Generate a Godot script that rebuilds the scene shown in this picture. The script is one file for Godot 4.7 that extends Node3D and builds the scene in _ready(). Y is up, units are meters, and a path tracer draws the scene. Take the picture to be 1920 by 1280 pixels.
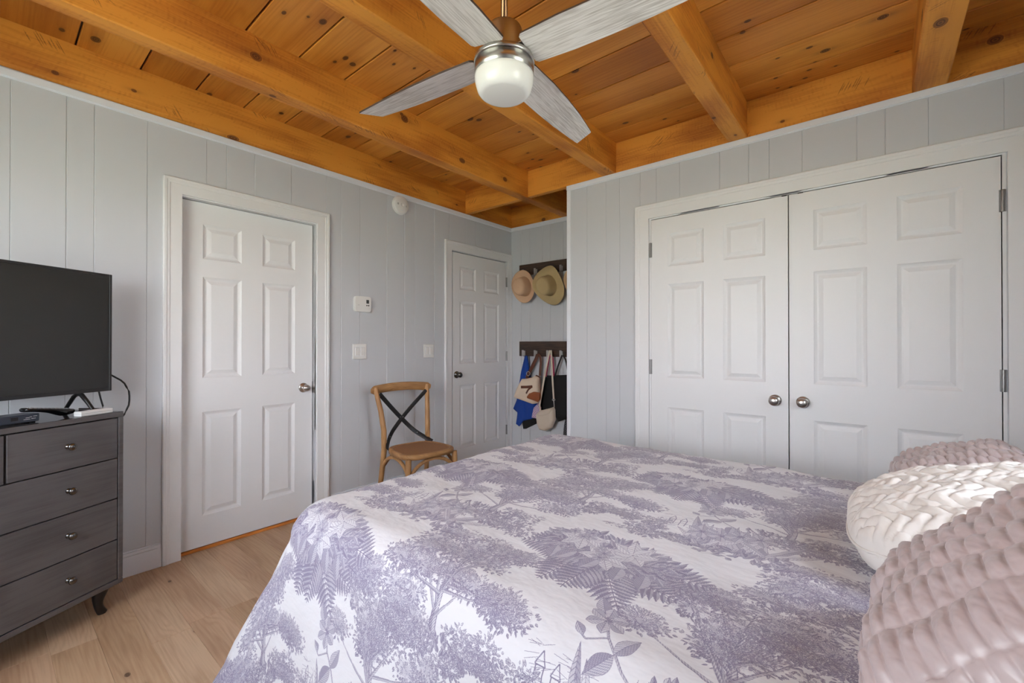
extends Node3D
# A bedroom with a plank ceiling, a toile bedspread, six-panel doors, a dresser with a television and a ceiling fan.

const XA := -3.01    # painted face of the wall with the two single doors
const ZC := -2.93    # painted face of the wall with the double doors
const ZB := -3.62    # painted face of the alcove wall with the coat racks
const XR := -1.85    # end of the double-door wall, where the alcove begins
const XE := 0.80     # wall behind the head of the bed
const ZD := 1.00     # wall behind the camera
const YB := 2.455    # underside of the beams
const YP := 2.678    # underside of the ceiling boards
const CAM_Y := 1.215
const YAW := 0.69166

var M := {}
var names := {}
var rng := RandomNumberGenerator.new()

# ------------------------------------------------------------------ mesh helpers
class MB:
	var st := SurfaceTool.new()
	var uv_along := 0
	var uv_off := Vector2.ZERO
	var xf := Transform3D.IDENTITY
	func _init() -> void:
		st.begin(Mesh.PRIMITIVE_TRIANGLES)
		st.set_smooth_group(-1)
	func smooth(on: bool) -> void:
		st.set_smooth_group(0 if on else -1)
	func uvof(p: Vector3) -> Vector2:
		if uv_along == 0:
			return Vector2(p.x, p.y + p.z) + uv_off
		if uv_along == 1:
			return Vector2(p.y, p.x + p.z) + uv_off
		return Vector2(p.z, p.x + p.y) + uv_off
	func v(p: Vector3, uv: Vector2) -> void:
		st.set_uv(uv)
		st.add_vertex(xf * p)
	# corners counter-clockwise as seen from outside
	func tri(a: Vector3, b: Vector3, c: Vector3) -> void:
		v(a, uvof(a)); v(c, uvof(c)); v(b, uvof(b))
	func quad(a: Vector3, b: Vector3, c: Vector3, d: Vector3) -> void:
		tri(a, b, c); tri(a, c, d)
	func quad_uv(a: Vector3, b: Vector3, c: Vector3, d: Vector3, ua: Vector2, ub: Vector2, uc: Vector2, ud: Vector2) -> void:
		v(a, ua); v(c, uc); v(b, ub)
		v(a, ua); v(d, ud); v(c, uc)
	# box between two corners with chamfered edges
	func box(lo: Vector3, hi: Vector3, bev := 0.0) -> void:
		var c := (lo + hi) * 0.5
		var h := (hi - lo) * 0.5
		var b: float = min(bev, min(h.x, min(h.y, h.z)) * 0.95)
		for ax in 3:
			for sg in [-1.0, 1.0]:
				var n := Vector3.ZERO; n[ax] = sg
				var a1 := (ax + 1) % 3
				var a2 := (ax + 2) % 3
				var p := []
				for q in [[-1, -1], [1, -1], [1, 1], [-1, 1]]:
					var w := c
					w[ax] += sg * h[ax]
					w[a1] += q[0] * (h[a1] - b)
					w[a2] += q[1] * (h[a2] - b)
					p.append(w)
				if sg > 0: quad(p[0], p[1], p[2], p[3])
				else: quad(p[3], p[2], p[1], p[0])
		if b <= 0.0: return
		for ax in 3:      # twelve edges
			var a1 := (ax + 1) % 3
			var a2 := (ax + 2) % 3
			for s1 in [-1.0, 1.0]:
				for s2 in [-1.0, 1.0]:
					var p := []
					for q in [[-1.0, 0], [1.0, 0], [1.0, 1], [-1.0, 1]]:
						var w := c
						w[ax] += q[0] * (h[ax] - b)
						w[a1] += s1 * (h[a1] - (b if q[1] == 1 else 0.0))
						w[a2] += s2 * (h[a2] - (0.0 if q[1] == 1 else b))
						p.append(w)
					if s1 * s2 > 0: quad(p[0], p[1], p[2], p[3])
					else: quad(p[3], p[2], p[1], p[0])
		for sx in [-1.0, 1.0]:
			for sy in [-1.0, 1.0]:
				for sz in [-1.0, 1.0]:
					var a := c + Vector3(sx * h.x, sy * (h.y - b), sz * (h.z - b))
					var d := c + Vector3(sx * (h.x - b), sy * h.y, sz * (h.z - b))
					var e := c + Vector3(sx * (h.x - b), sy * (h.y - b), sz * h.z)
					if sx * sy * sz > 0: tri(a, d, e)
					else: tri(a, e, d)
	# surface of revolution round y: profile of (radius, height), from the bottom up
	func lathe(prof: Array, segs := 24, at := Vector3.ZERO, hard := false) -> void:
		smooth(not hard)
		for i in prof.size() - 1:
			var p0: Vector2 = prof[i]
			var p1: Vector2 = prof[i + 1]
			for k in segs:
				var t0 := TAU * k / segs
				var t1 := TAU * (k + 1) / segs
				var a := at + Vector3(cos(t0) * p0.x, p0.y, sin(t0) * p0.x)
				var b := at + Vector3(cos(t1) * p0.x, p0.y, sin(t1) * p0.x)
				var c := at + Vector3(cos(t1) * p1.x, p1.y, sin(t1) * p1.x)
				var d := at + Vector3(cos(t0) * p1.x, p1.y, sin(t0) * p1.x)
				if p0.x < 1e-5: tri(a, d, c)
				elif p1.x < 1e-5: tri(a, d, b)
				else: quad(a, d, c, b)
		smooth(false)
	# round or flattened bar along a path; radii per point, oval(width, depth) with a fixed side vector
	func tube(path: Array, rad: Array, segs := 10, flat := 1.0, side := Vector3.ZERO) -> void:
		smooth(true)
		var rings := []
		var n := path.size()
		for i in n:
			var d: Vector3 = (path[min(i + 1, n - 1)] - path[max(i - 1, 0)]).normalized()
			var u: Vector3 = side
			if u == Vector3.ZERO:
				u = Vector3.UP if abs(d.y) < 0.9 else Vector3.RIGHT
			u = (u - d * d.dot(u)).normalized()
			var w := d.cross(u)
			var r: float = rad[min(i, rad.size() - 1)]
			var ring := []
			for k in segs:
				var t := TAU * k / segs
				ring.append(path[i] + u * cos(t) * r + w * sin(t) * r * flat)
			rings.append(ring)
		for i in n - 1:
			for k in segs:
				var k2 := (k + 1) % segs
				quad(rings[i][k], rings[i][k2], rings[i + 1][k2], rings[i + 1][k])
		smooth(false)
		for k in range(1, segs - 1):
			tri(rings[0][0], rings[0][k + 1], rings[0][k])
			tri(rings[n - 1][0], rings[n - 1][k], rings[n - 1][k + 1])
	# flat shape in x, y (counter-clockwise) given a thickness along z
	func plate(poly: PackedVector2Array, z0: float, z1: float) -> void:
		var idx := Geometry2D.triangulate_polygon(poly)
		for i in range(0, idx.size(), 3):
			var a := poly[idx[i]]; var b := poly[idx[i + 1]]; var c := poly[idx[i + 2]]
			if (b - a).cross(c - a) < 0:
				var t := b; b = c; c = t
			tri(Vector3(a.x, a.y, z1), Vector3(b.x, b.y, z1), Vector3(c.x, c.y, z1))
			tri(Vector3(a.x, a.y, z0), Vector3(c.x, c.y, z0), Vector3(b.x, b.y, z0))
		for i in poly.size():
			var a := poly[i]; var b := poly[(i + 1) % poly.size()]
			quad(Vector3(a.x, a.y, z0), Vector3(b.x, b.y, z0), Vector3(b.x, b.y, z1), Vector3(a.x, a.y, z1))
	func done() -> ArrayMesh:
		st.generate_normals()
		return st.commit()

func numbered(called: String) -> String:
	if not names.has(called):
		names[called] = 0
		return called
	names[called] += 1
	return "%s_%03d" % [called, names[called]]

# one named mesh under a thing, a part or the root
func part(called: String, mb, material: Material, parent: Node, at := Vector3.ZERO, turn := Vector3.ZERO) -> MeshInstance3D:
	var o := MeshInstance3D.new()
	o.mesh = mb.done() if mb is MB else mb
	o.material_override = material
	o.name = called
	o.cast_shadow = GeometryInstance3D.SHADOW_CASTING_SETTING_ON
	parent.add_child(o, true)
	o.position = at
	o.rotation = turn
	return o

func thing(called: String, label: String, category: String, at := Vector3.ZERO, turn := 0.0, group := "", kind := "") -> Node3D:
	var o := Node3D.new()
	o.name = numbered(called)
	add_child(o)
	o.position = at
	o.rotation.y = turn
	o.set_meta("label", label)
	o.set_meta("category", category)
	if group != "": o.set_meta("group", group)
	if kind != "": o.set_meta("kind", kind)
	return o

func piece(lo: Vector3, hi: Vector3, bev := 0.0, along := 0, off := Vector2.ZERO) -> MB:
	var m := MB.new()
	m.uv_along = along
	m.uv_off = off
	m.box(lo, hi, bev)
	return m

# a photograph pixel as a point on a wall or level plane (axis 0: x, 1: y, 2: z held at value)
func pix(px: float, py: float, axis: int, value: float) -> Vector3:
	var u := (px - 960.0) / 820.0
	var w := (644.0 - py) / 820.0
	var d := Vector3(-sin(YAW) + u * cos(YAW), w, -cos(YAW) - u * sin(YAW))
	var o := Vector3(0, CAM_Y, 0)
	return o + d * ((value - o[axis]) / d[axis])

# ------------------------------------------------------------------ materials
func mat(c: Color, rough := 0.6, metal := 0.0, spec := 0.5) -> StandardMaterial3D:
	var m := StandardMaterial3D.new()
	m.albedo_color = c
	m.roughness = rough
	m.metallic = metal
	m.metallic_specular = spec
	return m

func rgb(r: int, g: int, b: int) -> Color:
	return Color8(r, g, b)

func image_texture(w: int, h: int, data: PackedByteArray) -> ImageTexture:
	var im := Image.create_from_data(w, h, false, Image.FORMAT_RGB8, data)
	return ImageTexture.create_from_image(im)

func noise_bytes(w: int, h: int, freq: float, sd: int, sx: float, octaves := 3) -> PackedByteArray:
	var n := FastNoiseLite.new()
	n.noise_type = FastNoiseLite.TYPE_SIMPLEX_SMOOTH
	n.frequency = freq
	n.seed = sd
	n.fractal_octaves = octaves
	# noise stretched along the grain: made short and widened
	var im := n.get_seamless_image(max(8, int(w / sx)), h)
	im.convert(Image.FORMAT_L8)
	im.resize(w, h, Image.INTERPOLATE_CUBIC)
	return im.get_data()

# wood with grain along u: light and dark tones, rings, fibres, knots (how: px per metre ppm)
func wood_texture(w: int, h: int, sd: int, light: Color, dark: Color, knot: Color, o: Dictionary) -> ImageTexture:
	var r := RandomNumberGenerator.new()
	r.seed = sd
	var n1 := noise_bytes(w, h, o.get("warp_freq", 0.012), sd + 1, o.get("warp_stretch", 6.0))
	var n2 := noise_bytes(w, h, 0.25, sd + 2, o.get("fibre_stretch", 24.0), 2)
	var n3 := noise_bytes(w, h, 0.008, sd + 3, o.get("tone_stretch", 2.0), 3)
	var warp := PackedFloat32Array(); warp.resize(w * h)
	var kn := PackedFloat32Array(); kn.resize(w * h)
	for k in int(o.get("knots", 0)):
		var cx := r.randf() * w
		var cy := r.randf() * h
		var ra: float = lerp(float(o.knot_min), float(o.knot_max), pow(r.randf(), 2.0))
		var st := 1.2 + r.randf() * 0.6
		var reach := int(ra * 5.0)
		for dy in range(-reach, reach + 1):
			var yy := posmod(int(cy) + dy, h)
			for dx in range(-reach * 2, reach * 2 + 1):
				var e := Vector2(dx / st, dy).length() / ra
				if e > 5.0: continue
				var at := yy * w + posmod(int(cx) + dx, w)
				var far := Vector2(dx / 3.2, dy).length() / ra
				warp[at] += signf(dy) * exp(-far * 0.9) * ra * 0.9
				if e < 1.25:
					var core := 1.0 - smoothstep(0.8, 1.25, e)
					kn[at] = max(kn[at], core * (0.75 + 0.25 * sin(e * 14.0)))
				else:
					kn[at] = max(kn[at], 0.22 * exp(-(far - 0.6) * 1.6))
	for k in int(o.get("stains", 0)):      # dark saw and handling marks across the grain
		var c := Vector2(r.randf() * w, r.randf() * h)
		var lines := r.randi_range(2, 9)
		var ang := r.randf_range(0.5, 1.2)
		for q in lines:
			var p := c + Vector2(q * r.randf_range(4.0, 8.0), r.randf_range(-5, 5))
			var l := r.randf_range(10, 42)
			for s in int(l * 2.0):
				var z := p + Vector2(cos(ang), sin(ang)) * (s * 0.5 - l * 0.5)
				var e := r.randf_range(0.1, 0.55) * sin(PI * s / (l * 2.0))
				for wd in 2:
					var at := posmod(int(z.y), h) * w + posmod(int(z.x) + wd, w)
					kn[at] = max(kn[at], e)
	var data := PackedByteArray(); data.resize(w * h * 3)
	var ring: float = o.get("ring", 0.10)
	var contrast: float = o.get("contrast", 0.6)
	var fibre: float = o.get("fibre", 0.25)
	var tone: float = o.get("tone", 0.35)
	var wamp: float = o.get("warp", 60.0)
	var saw: float = o.get("saw", 0.0)
	var ns := noise_bytes(w, h, 0.05, sd + 9, 1.0, 3) if saw > 0.0 else n1
	for y in h:
		for x in w:
			var i := y * w + x
			var g := (float(y) - warp[i]) + (n1[i] - 128) / 128.0 * wamp
			var s := 0.5 + 0.5 * sin(g * ring * TAU)
			s = s * s * contrast
			s += (n2[i] - 128) / 128.0 * fibre + (n3[i] - 128) / 128.0 * tone + 0.15
			if saw > 0.0:
				var patch := clampf((ns[i] - 140) / 60.0, 0.0, 1.0)
				s += saw * sin(x * 0.62 + y * 0.16 + n1[i] * 0.05) * (0.25 + patch * 1.6) + saw * patch * 1.2
			s = clampf(s, 0.0, 1.0)
			var kk := kn[i]
			data[i * 3] = int(255.0 * lerpf(lerpf(light.r, dark.r, s), knot.r, kk))
			data[i * 3 + 1] = int(255.0 * lerpf(lerpf(light.g, dark.g, s), knot.g, kk))
			data[i * 3 + 2] = int(255.0 * lerpf(lerpf(light.b, dark.b, s), knot.b, kk))
	return image_texture(w, h, data)

func textured(t: Texture2D, metres: Vector2, rough: float, spec := 0.5) -> StandardMaterial3D:
	var m := mat(Color.WHITE, rough, 0.0, spec)
	m.albedo_texture = t
	m.uv1_scale = Vector3(1.0 / metres.x, 1.0 / metres.y, 1)
	return m

func relief(m: StandardMaterial3D, freq: float, strength: float, scale: float, sd: int, size := 256) -> void:
	var n := FastNoiseLite.new()
	n.frequency = freq
	n.seed = sd
	n.fractal_octaves = 3
	var im := n.get_seamless_image(size, size)
	im.bump_map_to_normal_map(strength)
	m.normal_enabled = true
	m.normal_texture = ImageTexture.create_from_image(im)
	m.normal_scale = scale

func make_materials() -> void:
	M.wall = mat(rgb(201, 204, 209), 0.55, 0.0, 0.4)
	M.door = mat(rgb(226, 227, 229), 0.42, 0.0, 0.5)
	M.trim = mat(rgb(226, 230, 237), 0.42, 0.0, 0.5)
	M.ceiling_boards = textured(wood_texture(2048, 512, 11, rgb(228, 157, 67), rgb(176, 100, 28), rgb(62, 30, 12), {"knots": 64, "knot_min": 3.0, "knot_max": 9.0, "ring": 0.07, "contrast": 0.18, "tone": 0.42, "fibre": 0.12, "warp": 26.0, "warp_stretch": 26.0, "tone_stretch": 5.0}), Vector2(4.0, 1.0), 0.5)
	M.beam = textured(wood_texture(2048, 512, 23, rgb(224, 150, 56), rgb(164, 88, 22), rgb(86, 42, 14), {"knots": 24, "knot_min": 4.0, "knot_max": 11.0, "ring": 0.05, "contrast": 0.14, "tone": 0.6, "fibre": 0.2, "warp": 30.0, "warp_stretch": 20.0, "tone_stretch": 4.0, "saw": 0.06, "stains": 46}), Vector2(4.0, 1.0), 0.62)
	M.floor = textured(wood_texture(1024, 512, 37, rgb(203, 173, 142), rgb(168, 136, 106), rgb(70, 48, 34), {"knots": 8, "knot_min": 2.5, "knot_max": 7.0, "ring": 0.10, "contrast": 0.26, "tone": 0.4, "fibre": 0.24, "warp": 24.0, "warp_stretch": 12.0, "tone_stretch": 4.0}), Vector2(2.0, 1.0), 0.5)
	for k in ["ceiling_boards", "floor"]:      # boards of slightly different colour
		for i in 3:
			var v: StandardMaterial3D = M[k].duplicate()
			v.albedo_color = [Color(1, 1, 1), Color(0.95, 0.93, 0.90), Color(0.98, 0.96, 0.95)][i] if k == "floor" else [Color(1, 1, 1), Color(0.89, 0.84, 0.78), Color(0.95, 0.92, 0.92)][i]
			M["%s_%d" % [k, i]] = v
	M.blade = textured(wood_texture(512, 256, 41, rgb(234, 230, 228), rgb(178, 170, 166), rgb(110, 100, 96), {"ring": 0.07, "contrast": 0.35, "tone": 0.3, "fibre": 0.55, "warp": 12.0, "warp_stretch": 14.0, "fibre_stretch": 16.0}), Vector2(0.7, 0.25), 0.5)
	M.blade_edge = mat(rgb(74, 58, 50), 0.6)
	M.chair = textured(wood_texture(512, 128, 53, rgb(184, 140, 92), rgb(132, 92, 54), rgb(80, 50, 26), {"ring": 0.11, "contrast": 0.35, "tone": 0.4, "fibre": 0.3, "warp": 14.0}), Vector2(0.6, 0.15), 0.5)
	M.rack = textured(wood_texture(512, 128, 59, rgb(74, 54, 42), rgb(38, 28, 24), rgb(24, 18, 16), {"ring": 0.08, "contrast": 0.5, "tone": 0.4, "fibre": 0.4, "warp": 14.0}), Vector2(0.8, 0.2), 0.5)
	M.threshold = textured(wood_texture(512, 64, 61, rgb(222, 146, 72), rgb(180, 104, 44), rgb(110, 60, 26), {"ring": 0.1, "contrast": 0.4, "tone": 0.4, "fibre": 0.3, "warp": 10.0}), Vector2(0.8, 0.1), 0.4)
	M.dresser = textured(wood_texture(512, 256, 67, rgb(99, 97, 98), rgb(82, 79, 80), rgb(50, 46, 46), {"ring": 0.05, "contrast": 0.3, "tone": 0.5, "fibre": 0.3, "warp": 14.0, "warp_stretch": 12.0}), Vector2(0.9, 0.45), 0.30)
	M.dresser_top = mat(rgb(46, 46, 49), 0.07)
	M.dresser_leg = mat(rgb(30, 27, 27), 0.35)
	M.gap = mat(rgb(20, 19, 19), 0.9)
	M.nickel = mat(rgb(192, 189, 185), 0.28, 1.0)
	M.dark_nickel = mat(rgb(120, 118, 116), 0.25, 1.0)
	M.hinge = mat(rgb(150, 150, 150), 0.35, 1.0)
	M.bronze = mat(rgb(150, 112, 84), 0.26, 1.0)
	M.black_plastic = mat(rgb(22, 22, 23), 0.35)
	M.screen = mat(rgb(30, 30, 29), 0.28, 0.0, 0.6)
	M.white_plastic = mat(rgb(228, 228, 226), 0.4)
	M.grey_plastic = mat(rgb(150, 150, 150), 0.5)
	M.black_iron = mat(rgb(26, 27, 30), 0.45)
	M.opal = mat(rgb(240, 240, 238), 0.22)
	M.mattress = mat(rgb(220, 218, 214), 0.9)
	M.base_cloth = mat(rgb(120, 116, 116), 0.95)
	M.white_pillow = mat(rgb(212, 206, 200), 0.9)
	M.mauve = mat(rgb(178, 163, 162), 0.34)
	M.mauve.rim_enabled = true
	M.mauve.rim = 0.4
	M.blue = mat(rgb(24, 66, 150), 0.9)
	M.black_cloth = mat(rgb(20, 20, 22), 0.85)
	M.pink = mat(rgb(226, 70, 122), 0.7)
	M.canvas = mat(rgb(226, 206, 184), 0.85)
	M.tan_leather = mat(rgb(150, 80, 40), 0.5)
	M.dark_leather = mat(rgb(96, 52, 34), 0.5)
	M.cream = mat(rgb(216, 202, 184), 0.55)
	M.straw_pink = mat(rgb(208, 172, 140), 0.85)
	M.straw = mat(rgb(192, 170, 124), 0.85)
	M.straw_tan = mat(rgb(190, 160, 124), 0.85)
	M.glass = mat(Color(0.95, 0.97, 0.97, 0.06), 0.02)
	M.glass.transparency = BaseMaterial3D.TRANSPARENCY_ALPHA
	relief(M.straw, 0.08, 6.0, 0.7, 5)
	relief(M.straw_pink, 0.08, 6.0, 0.6, 6)
	for k in ["straw", "straw_pink", "straw_tan"]:
		M[k].uv1_triplanar = true
		M[k].uv1_scale = Vector3(6, 6, 6)

# ------------------------------------------------------------------ the toile print: engraved trees, ferns, flowers and leaves
const TW := 2048
const TH := 1024
const COL := 1024     # one column of the print; the next one is dropped by half
var ink := PackedFloat32Array()
var tr := RandomNumberGenerator.new()

func put(x: int, y: int, v: float) -> void:
	var yy := posmod(y, TH)
	ink[yy * TW + posmod(x, TW)] = v
	ink[posmod(y + TH / 2, TH) * TW + posmod(x + COL, TW)] = v

# a leaf drawn as an engraver would: outline, midrib, hatching on the shaded side
func leaf(at: Vector2, ang: float, length: float, wide: float, tone := 0.45, veins := 0.0, blunt := 0.8) -> void:
	var ca := cos(ang); var sa := sin(ang)
	var mid := at + Vector2(ca, sa) * length * 0.5
	var rx := int(abs(ca) * length * 0.5 + abs(sa) * wide) + 2
	var ry := int(abs(sa) * length * 0.5 + abs(ca) * wide) + 2
	var line: float = 1.1
	for dy in range(-ry, ry + 1):
		for dx in range(-rx, rx + 1):
			var px := mid.x + dx - at.x
			var py := mid.y + dy - at.y
			var a := (px * ca + py * sa) / length
			if a <= 0.0 or a >= 1.0: continue
			var b := -px * sa + py * ca
			var hw := wide * sin(PI * pow(a, blunt))
			if veins < 0.0:      # toothed edge
				hw *= 0.72 + 0.28 * absf(sin(a * length * 0.35))
			var ab := absf(b)
			if ab > hw: continue
			var v := tone
			if hw - ab < line: v = 0.85
			elif ab < 0.7 and wide > 4.0: v = 0.9
			elif veins > 0.0:
				var q := sin((a * length + ab * 1.1) * TAU / veins)
				v = tone + 0.34 if q > 0.8 else tone * (1.2 if b > 0 else 0.62) + 0.14 * sin(b * 1.7 + a * 9.0)
			else:
				var q2 := sin((a * length * 0.8 + b * 1.4))
				v = tone + (0.25 if b > 0 else -0.12) + 0.22 * q2
			put(int(mid.x) + dx, int(mid.y) + dy, clampf(v, 0.0, 1.0))

func stroke(path: Array, w0: float, w1: float, tone := 0.6) -> void:
	for i in path.size() - 1:
		var p: Vector2 = path[i]; var q: Vector2 = path[i + 1]
		var steps := int(p.distance_to(q)) + 1
		for s in steps:
			var t := float(s) / steps
			var all := (i + t) / (path.size() - 1)
			var c := p.lerp(q, t)
			var w := lerpf(w0, w1, all)
			var d := (q - p).normalized().orthogonal()
			for k in range(-int(w), int(w) + 1):
				var e: float = absf(k) / max(w, 0.6)
				var v := 0.95 if e > 0.8 or w < 1.5 else tone + 0.28 * sin(all * 190.0 + k * 0.9) + (0.2 if k > 0 else -0.15)
				var z := c + d * k
				put(int(z.x), int(z.y), clampf(v, 0.05, 1.0))

func cluster(at: Vector2, rad: float, count: int, up := -PI / 2) -> void:
	for i in count:
		var t := tr.randf() * TAU
		var d := sqrt(tr.randf()) * rad
		var p := at + Vector2(cos(t) * d * 1.25, sin(t) * d * 0.8)
		var out := atan2(sin(t) - 0.2, cos(t) * 1.4) + tr.randf_range(-0.9, 0.9)
		var shade := 0.18 + 0.42 * (sin(t) * 0.5 + 0.5) + tr.randf_range(-0.15, 0.15)
		leaf(p, out, tr.randf_range(9, 19), tr.randf_range(2.2, 4.4), shade)

# soft broken tone behind a mass of leaves
func haze(at: Vector2, rad: float) -> void:
	for dy in range(-int(rad * 0.75), int(rad * 0.75)):
		for dx in range(-int(rad * 1.2), int(rad * 1.2)):
			var e := Vector2(dx / (rad * 1.2), dy / (rad * 0.75)).length()
			if e > 1.0 or tr.randf() < e * 0.9: continue
			put(int(at.x) + dx, int(at.y) + dy, 0.22 + 0.3 * absf(sin((dx + dy * 0.6) * 0.8)))

func tree(base: Vector2, high: float, wide: float, sd: int) -> void:
	tr.seed = sd
	var top := base + Vector2(tr.randf_range(-20, 20), -high)
	# foliage behind, branches, foliage before
	var centres := []
	for i in 30:
		var t := float(i) / 29.0
		var lev := tr.randf_range(0.38, 1.05)
		var sp := wide * 0.5 * (1.15 - absf(lev - 0.62) * 1.1)
		centres.append(base + Vector2(lerpf(-sp, sp, fmod(t * 11.3 + 0.1, 1.0)), -high * lev))
	for c in centres:
		haze(c, wide * 0.10)
		cluster(c, wide * 0.115, 80)
	stroke([base, base + Vector2(6, -high * 0.25), base + Vector2(-8, -high * 0.5), top], 17, 3, 0.5)
	for i in range(0, centres.size(), 2):
		var c: Vector2 = centres[i]
		var f := base + Vector2(tr.randf_range(-5, 5), -high * tr.randf_range(0.15, 0.5))
		stroke([f, f.lerp(c, 0.5) + Vector2(0, 10), c], 6, 1, 0.55)
	for c in centres: cluster(c + Vector2(tr.randf_range(-18, 18), tr.randf_range(-14, 18)), wide * 0.09, 34)
	for i in 70:
		leaf(base + Vector2(tr.randf_range(-130, 130), tr.randf_range(-20, 40)), tr.randf_range(-2.6, -0.5), tr.randf_range(18, 40), tr.randf_range(4, 9), tr.randf_range(0.3, 0.7))

func fern(at: Vector2, ang: float, length: float, bend: float) -> void:
	var p := at
	var a := ang
	var n := 15
	for i in n:
		var t := float(i) / n
		var q := p + Vector2(cos(a), sin(a)) * length / n
		var l := length * 0.34 * sin(PI * (0.18 + 0.8 * t))
		leaf(p, a - 1.0, l, l * 0.13 + 2.0, 0.55, -1.0)
		leaf(p, a + 1.0, l, l * 0.13 + 2.0, 0.62, -1.0)
		stroke([p, q], 1, 1)
		p = q
		a += bend / n

func flower(at: Vector2, size: float, turn: float, petals := 6) -> void:
	for i in petals:
		leaf(at, turn + TAU * i / petals, size, size * 0.3, 0.38, size * 0.16, 1.5)
	for i in 14:
		var t := tr.randf() * TAU
		leaf(at, t, size * 0.28, 1.6, 0.8)

func bouquet(at: Vector2, sd: int) -> void:
	tr.seed = sd
	for i in 9:
		fern(at + Vector2(tr.randf_range(-60, 60), 30), lerpf(-0.2, PI + 0.25, i / 8.0), tr.randf_range(230, 310), tr.randf_range(-0.6, 0.6))
	for i in 240:
		var t := tr.randf() * TAU
		leaf(at + Vector2(cos(t) * 235, sin(t) * 115) * sqrt(tr.randf()), t + tr.randf_range(-0.7, 0.7), tr.randf_range(30, 70), tr.randf_range(7, 14), tr.randf_range(0.4, 0.75), 7.0)
	for c in [Vector2(-110, -40), Vector2(70, -60), Vector2(10, 40)]:
		for i in 7:
			leaf(at + c, TAU * i / 7 + c.x, 92, 25, 0.14, 15.0)
	for i in 5:
		leaf(at + Vector2(-160 + i * 80, 60), tr.randf_range(0.9, 2.2), 110, 26, 0.5, 11.0)
	for i in 8:
		flower(at + Vector2(tr.randf_range(-190, 190), tr.randf_range(-110, 70)), tr.randf_range(24, 36), tr.randf() * TAU)

func lilies(at: Vector2, sd: int) -> void:
	tr.seed = sd
	for i in 34:
		leaf(at + Vector2(tr.randf_range(-150, 150), tr.randf_range(-10, 40)), -PI / 2 + tr.randf_range(-0.9, 0.9), tr.randf_range(150, 270), tr.randf_range(12, 22), tr.randf_range(0.12, 0.55), tr.randf_range(9, 14))
	for i in 4:
		flower(at + Vector2(-90 + i * 62, -90 + tr.randf_range(-60, 30)), tr.randf_range(46, 62), tr.randf() * TAU)
	for i in 120:
		leaf(at + Vector2(tr.randf_range(-220, 220), tr.randf_range(-10, 80)), tr.randf_range(-2.9, -0.2), tr.randf_range(24, 54), tr.randf_range(6, 12), tr.randf_range(0.3, 0.7), 6.0)

func spray(at: Vector2, sd: int) -> void:
	tr.seed = sd
	stroke([at, at + Vector2(30, 60), at + Vector2(90, 130), at + Vector2(170, 190)], 3, 4)
	stroke([at + Vector2(30, 60), at + Vector2(-20, 90), at + Vector2(-40, 80)], 2, 2)
	leaf(at + Vector2(-30, 82), -2.4, 46, 13, 0.5, 8.0)
	leaf(at + Vector2(60, 100), -1.1, 88, 22, 0.45, 9.0)
	leaf(at + Vector2(60, 100), 2.2, 92, 26, 0.55, 9.0)
	leaf(at + Vector2(110, 150), 1.6, 70, 18, 0.5, 9.0)
	leaf(at + Vector2(-16, -20), -2.1, 84, 21, 0.5, 9.0)
	flower(at, 58, 0.4)

func bush(at: Vector2, wide: float, count: int, sd: int) -> void:
	tr.seed = sd
	for i in count:
		cluster(at + Vector2(tr.randf_range(-wide, wide), tr.randf_range(-45, 45)), 30, 34)

func toile_texture() -> ImageTexture:
	ink.resize(TW * TH)
	ink.fill(0.0)
	for i in 70:     # distant hatching
		tr.seed = 900 + i
		var p := Vector2(tr.randf_range(300, 520), tr.randf_range(690, 830))
		stroke([p, p + Vector2(tr.randf_range(20, 60), tr.randf_range(-18, 8))], 0.6, 0.6)
	for k in 2:      # two pointed towers far off
		var q := Vector2(372 + k * 46, 742 + k * 10)
		stroke([q + Vector2(-14, 0), q + Vector2(0, -34), q + Vector2(14, 0), q + Vector2(-14, 0)], 1, 1)
		stroke([q + Vector2(-11, 0), q + Vector2(-11, 44)], 1, 1)
		stroke([q + Vector2(11, 0), q + Vector2(11, 44)], 1, 1)
	bush(Vector2(200, 810), 150, 30, 3)
	bush(Vector2(860, 740), 150, 30, 4)
	bush(Vector2(330, 930), 120, 16, 14)
	bush(Vector2(880, 640), 90, 12, 15)
	tree(Vector2(760, 670), 420, 500, 5)
	tree(Vector2(1010, 340), 440, 540, 8)
	bush(Vector2(980, 370), 190, 26, 9)
	bouquet(Vector2(300, 190), 6)
	lilies(Vector2(590, 900), 7)
	spray(Vector2(470, 540), 10)
	var data := PackedByteArray(); data.resize(TW * TH * 3)
	var paper := rgb(211, 210, 213)
	var dye := rgb(110, 102, 129)
	for i in TW * TH:
		var v := ink[i] * 0.92
		data[i * 3] = int(255.0 * lerpf(paper.r, dye.r, v))
		data[i * 3 + 1] = int(255.0 * lerpf(paper.g, dye.g, v))
		data[i * 3 + 2] = int(255.0 * lerpf(paper.b, dye.b, v))
	return image_texture(TW, TH, data)

# ------------------------------------------------------------------ the room
func structure(called: String, label: String, category: String) -> Node3D:
	return thing(called, label, category, Vector3.ZERO, 0.0, "", "structure")

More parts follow.
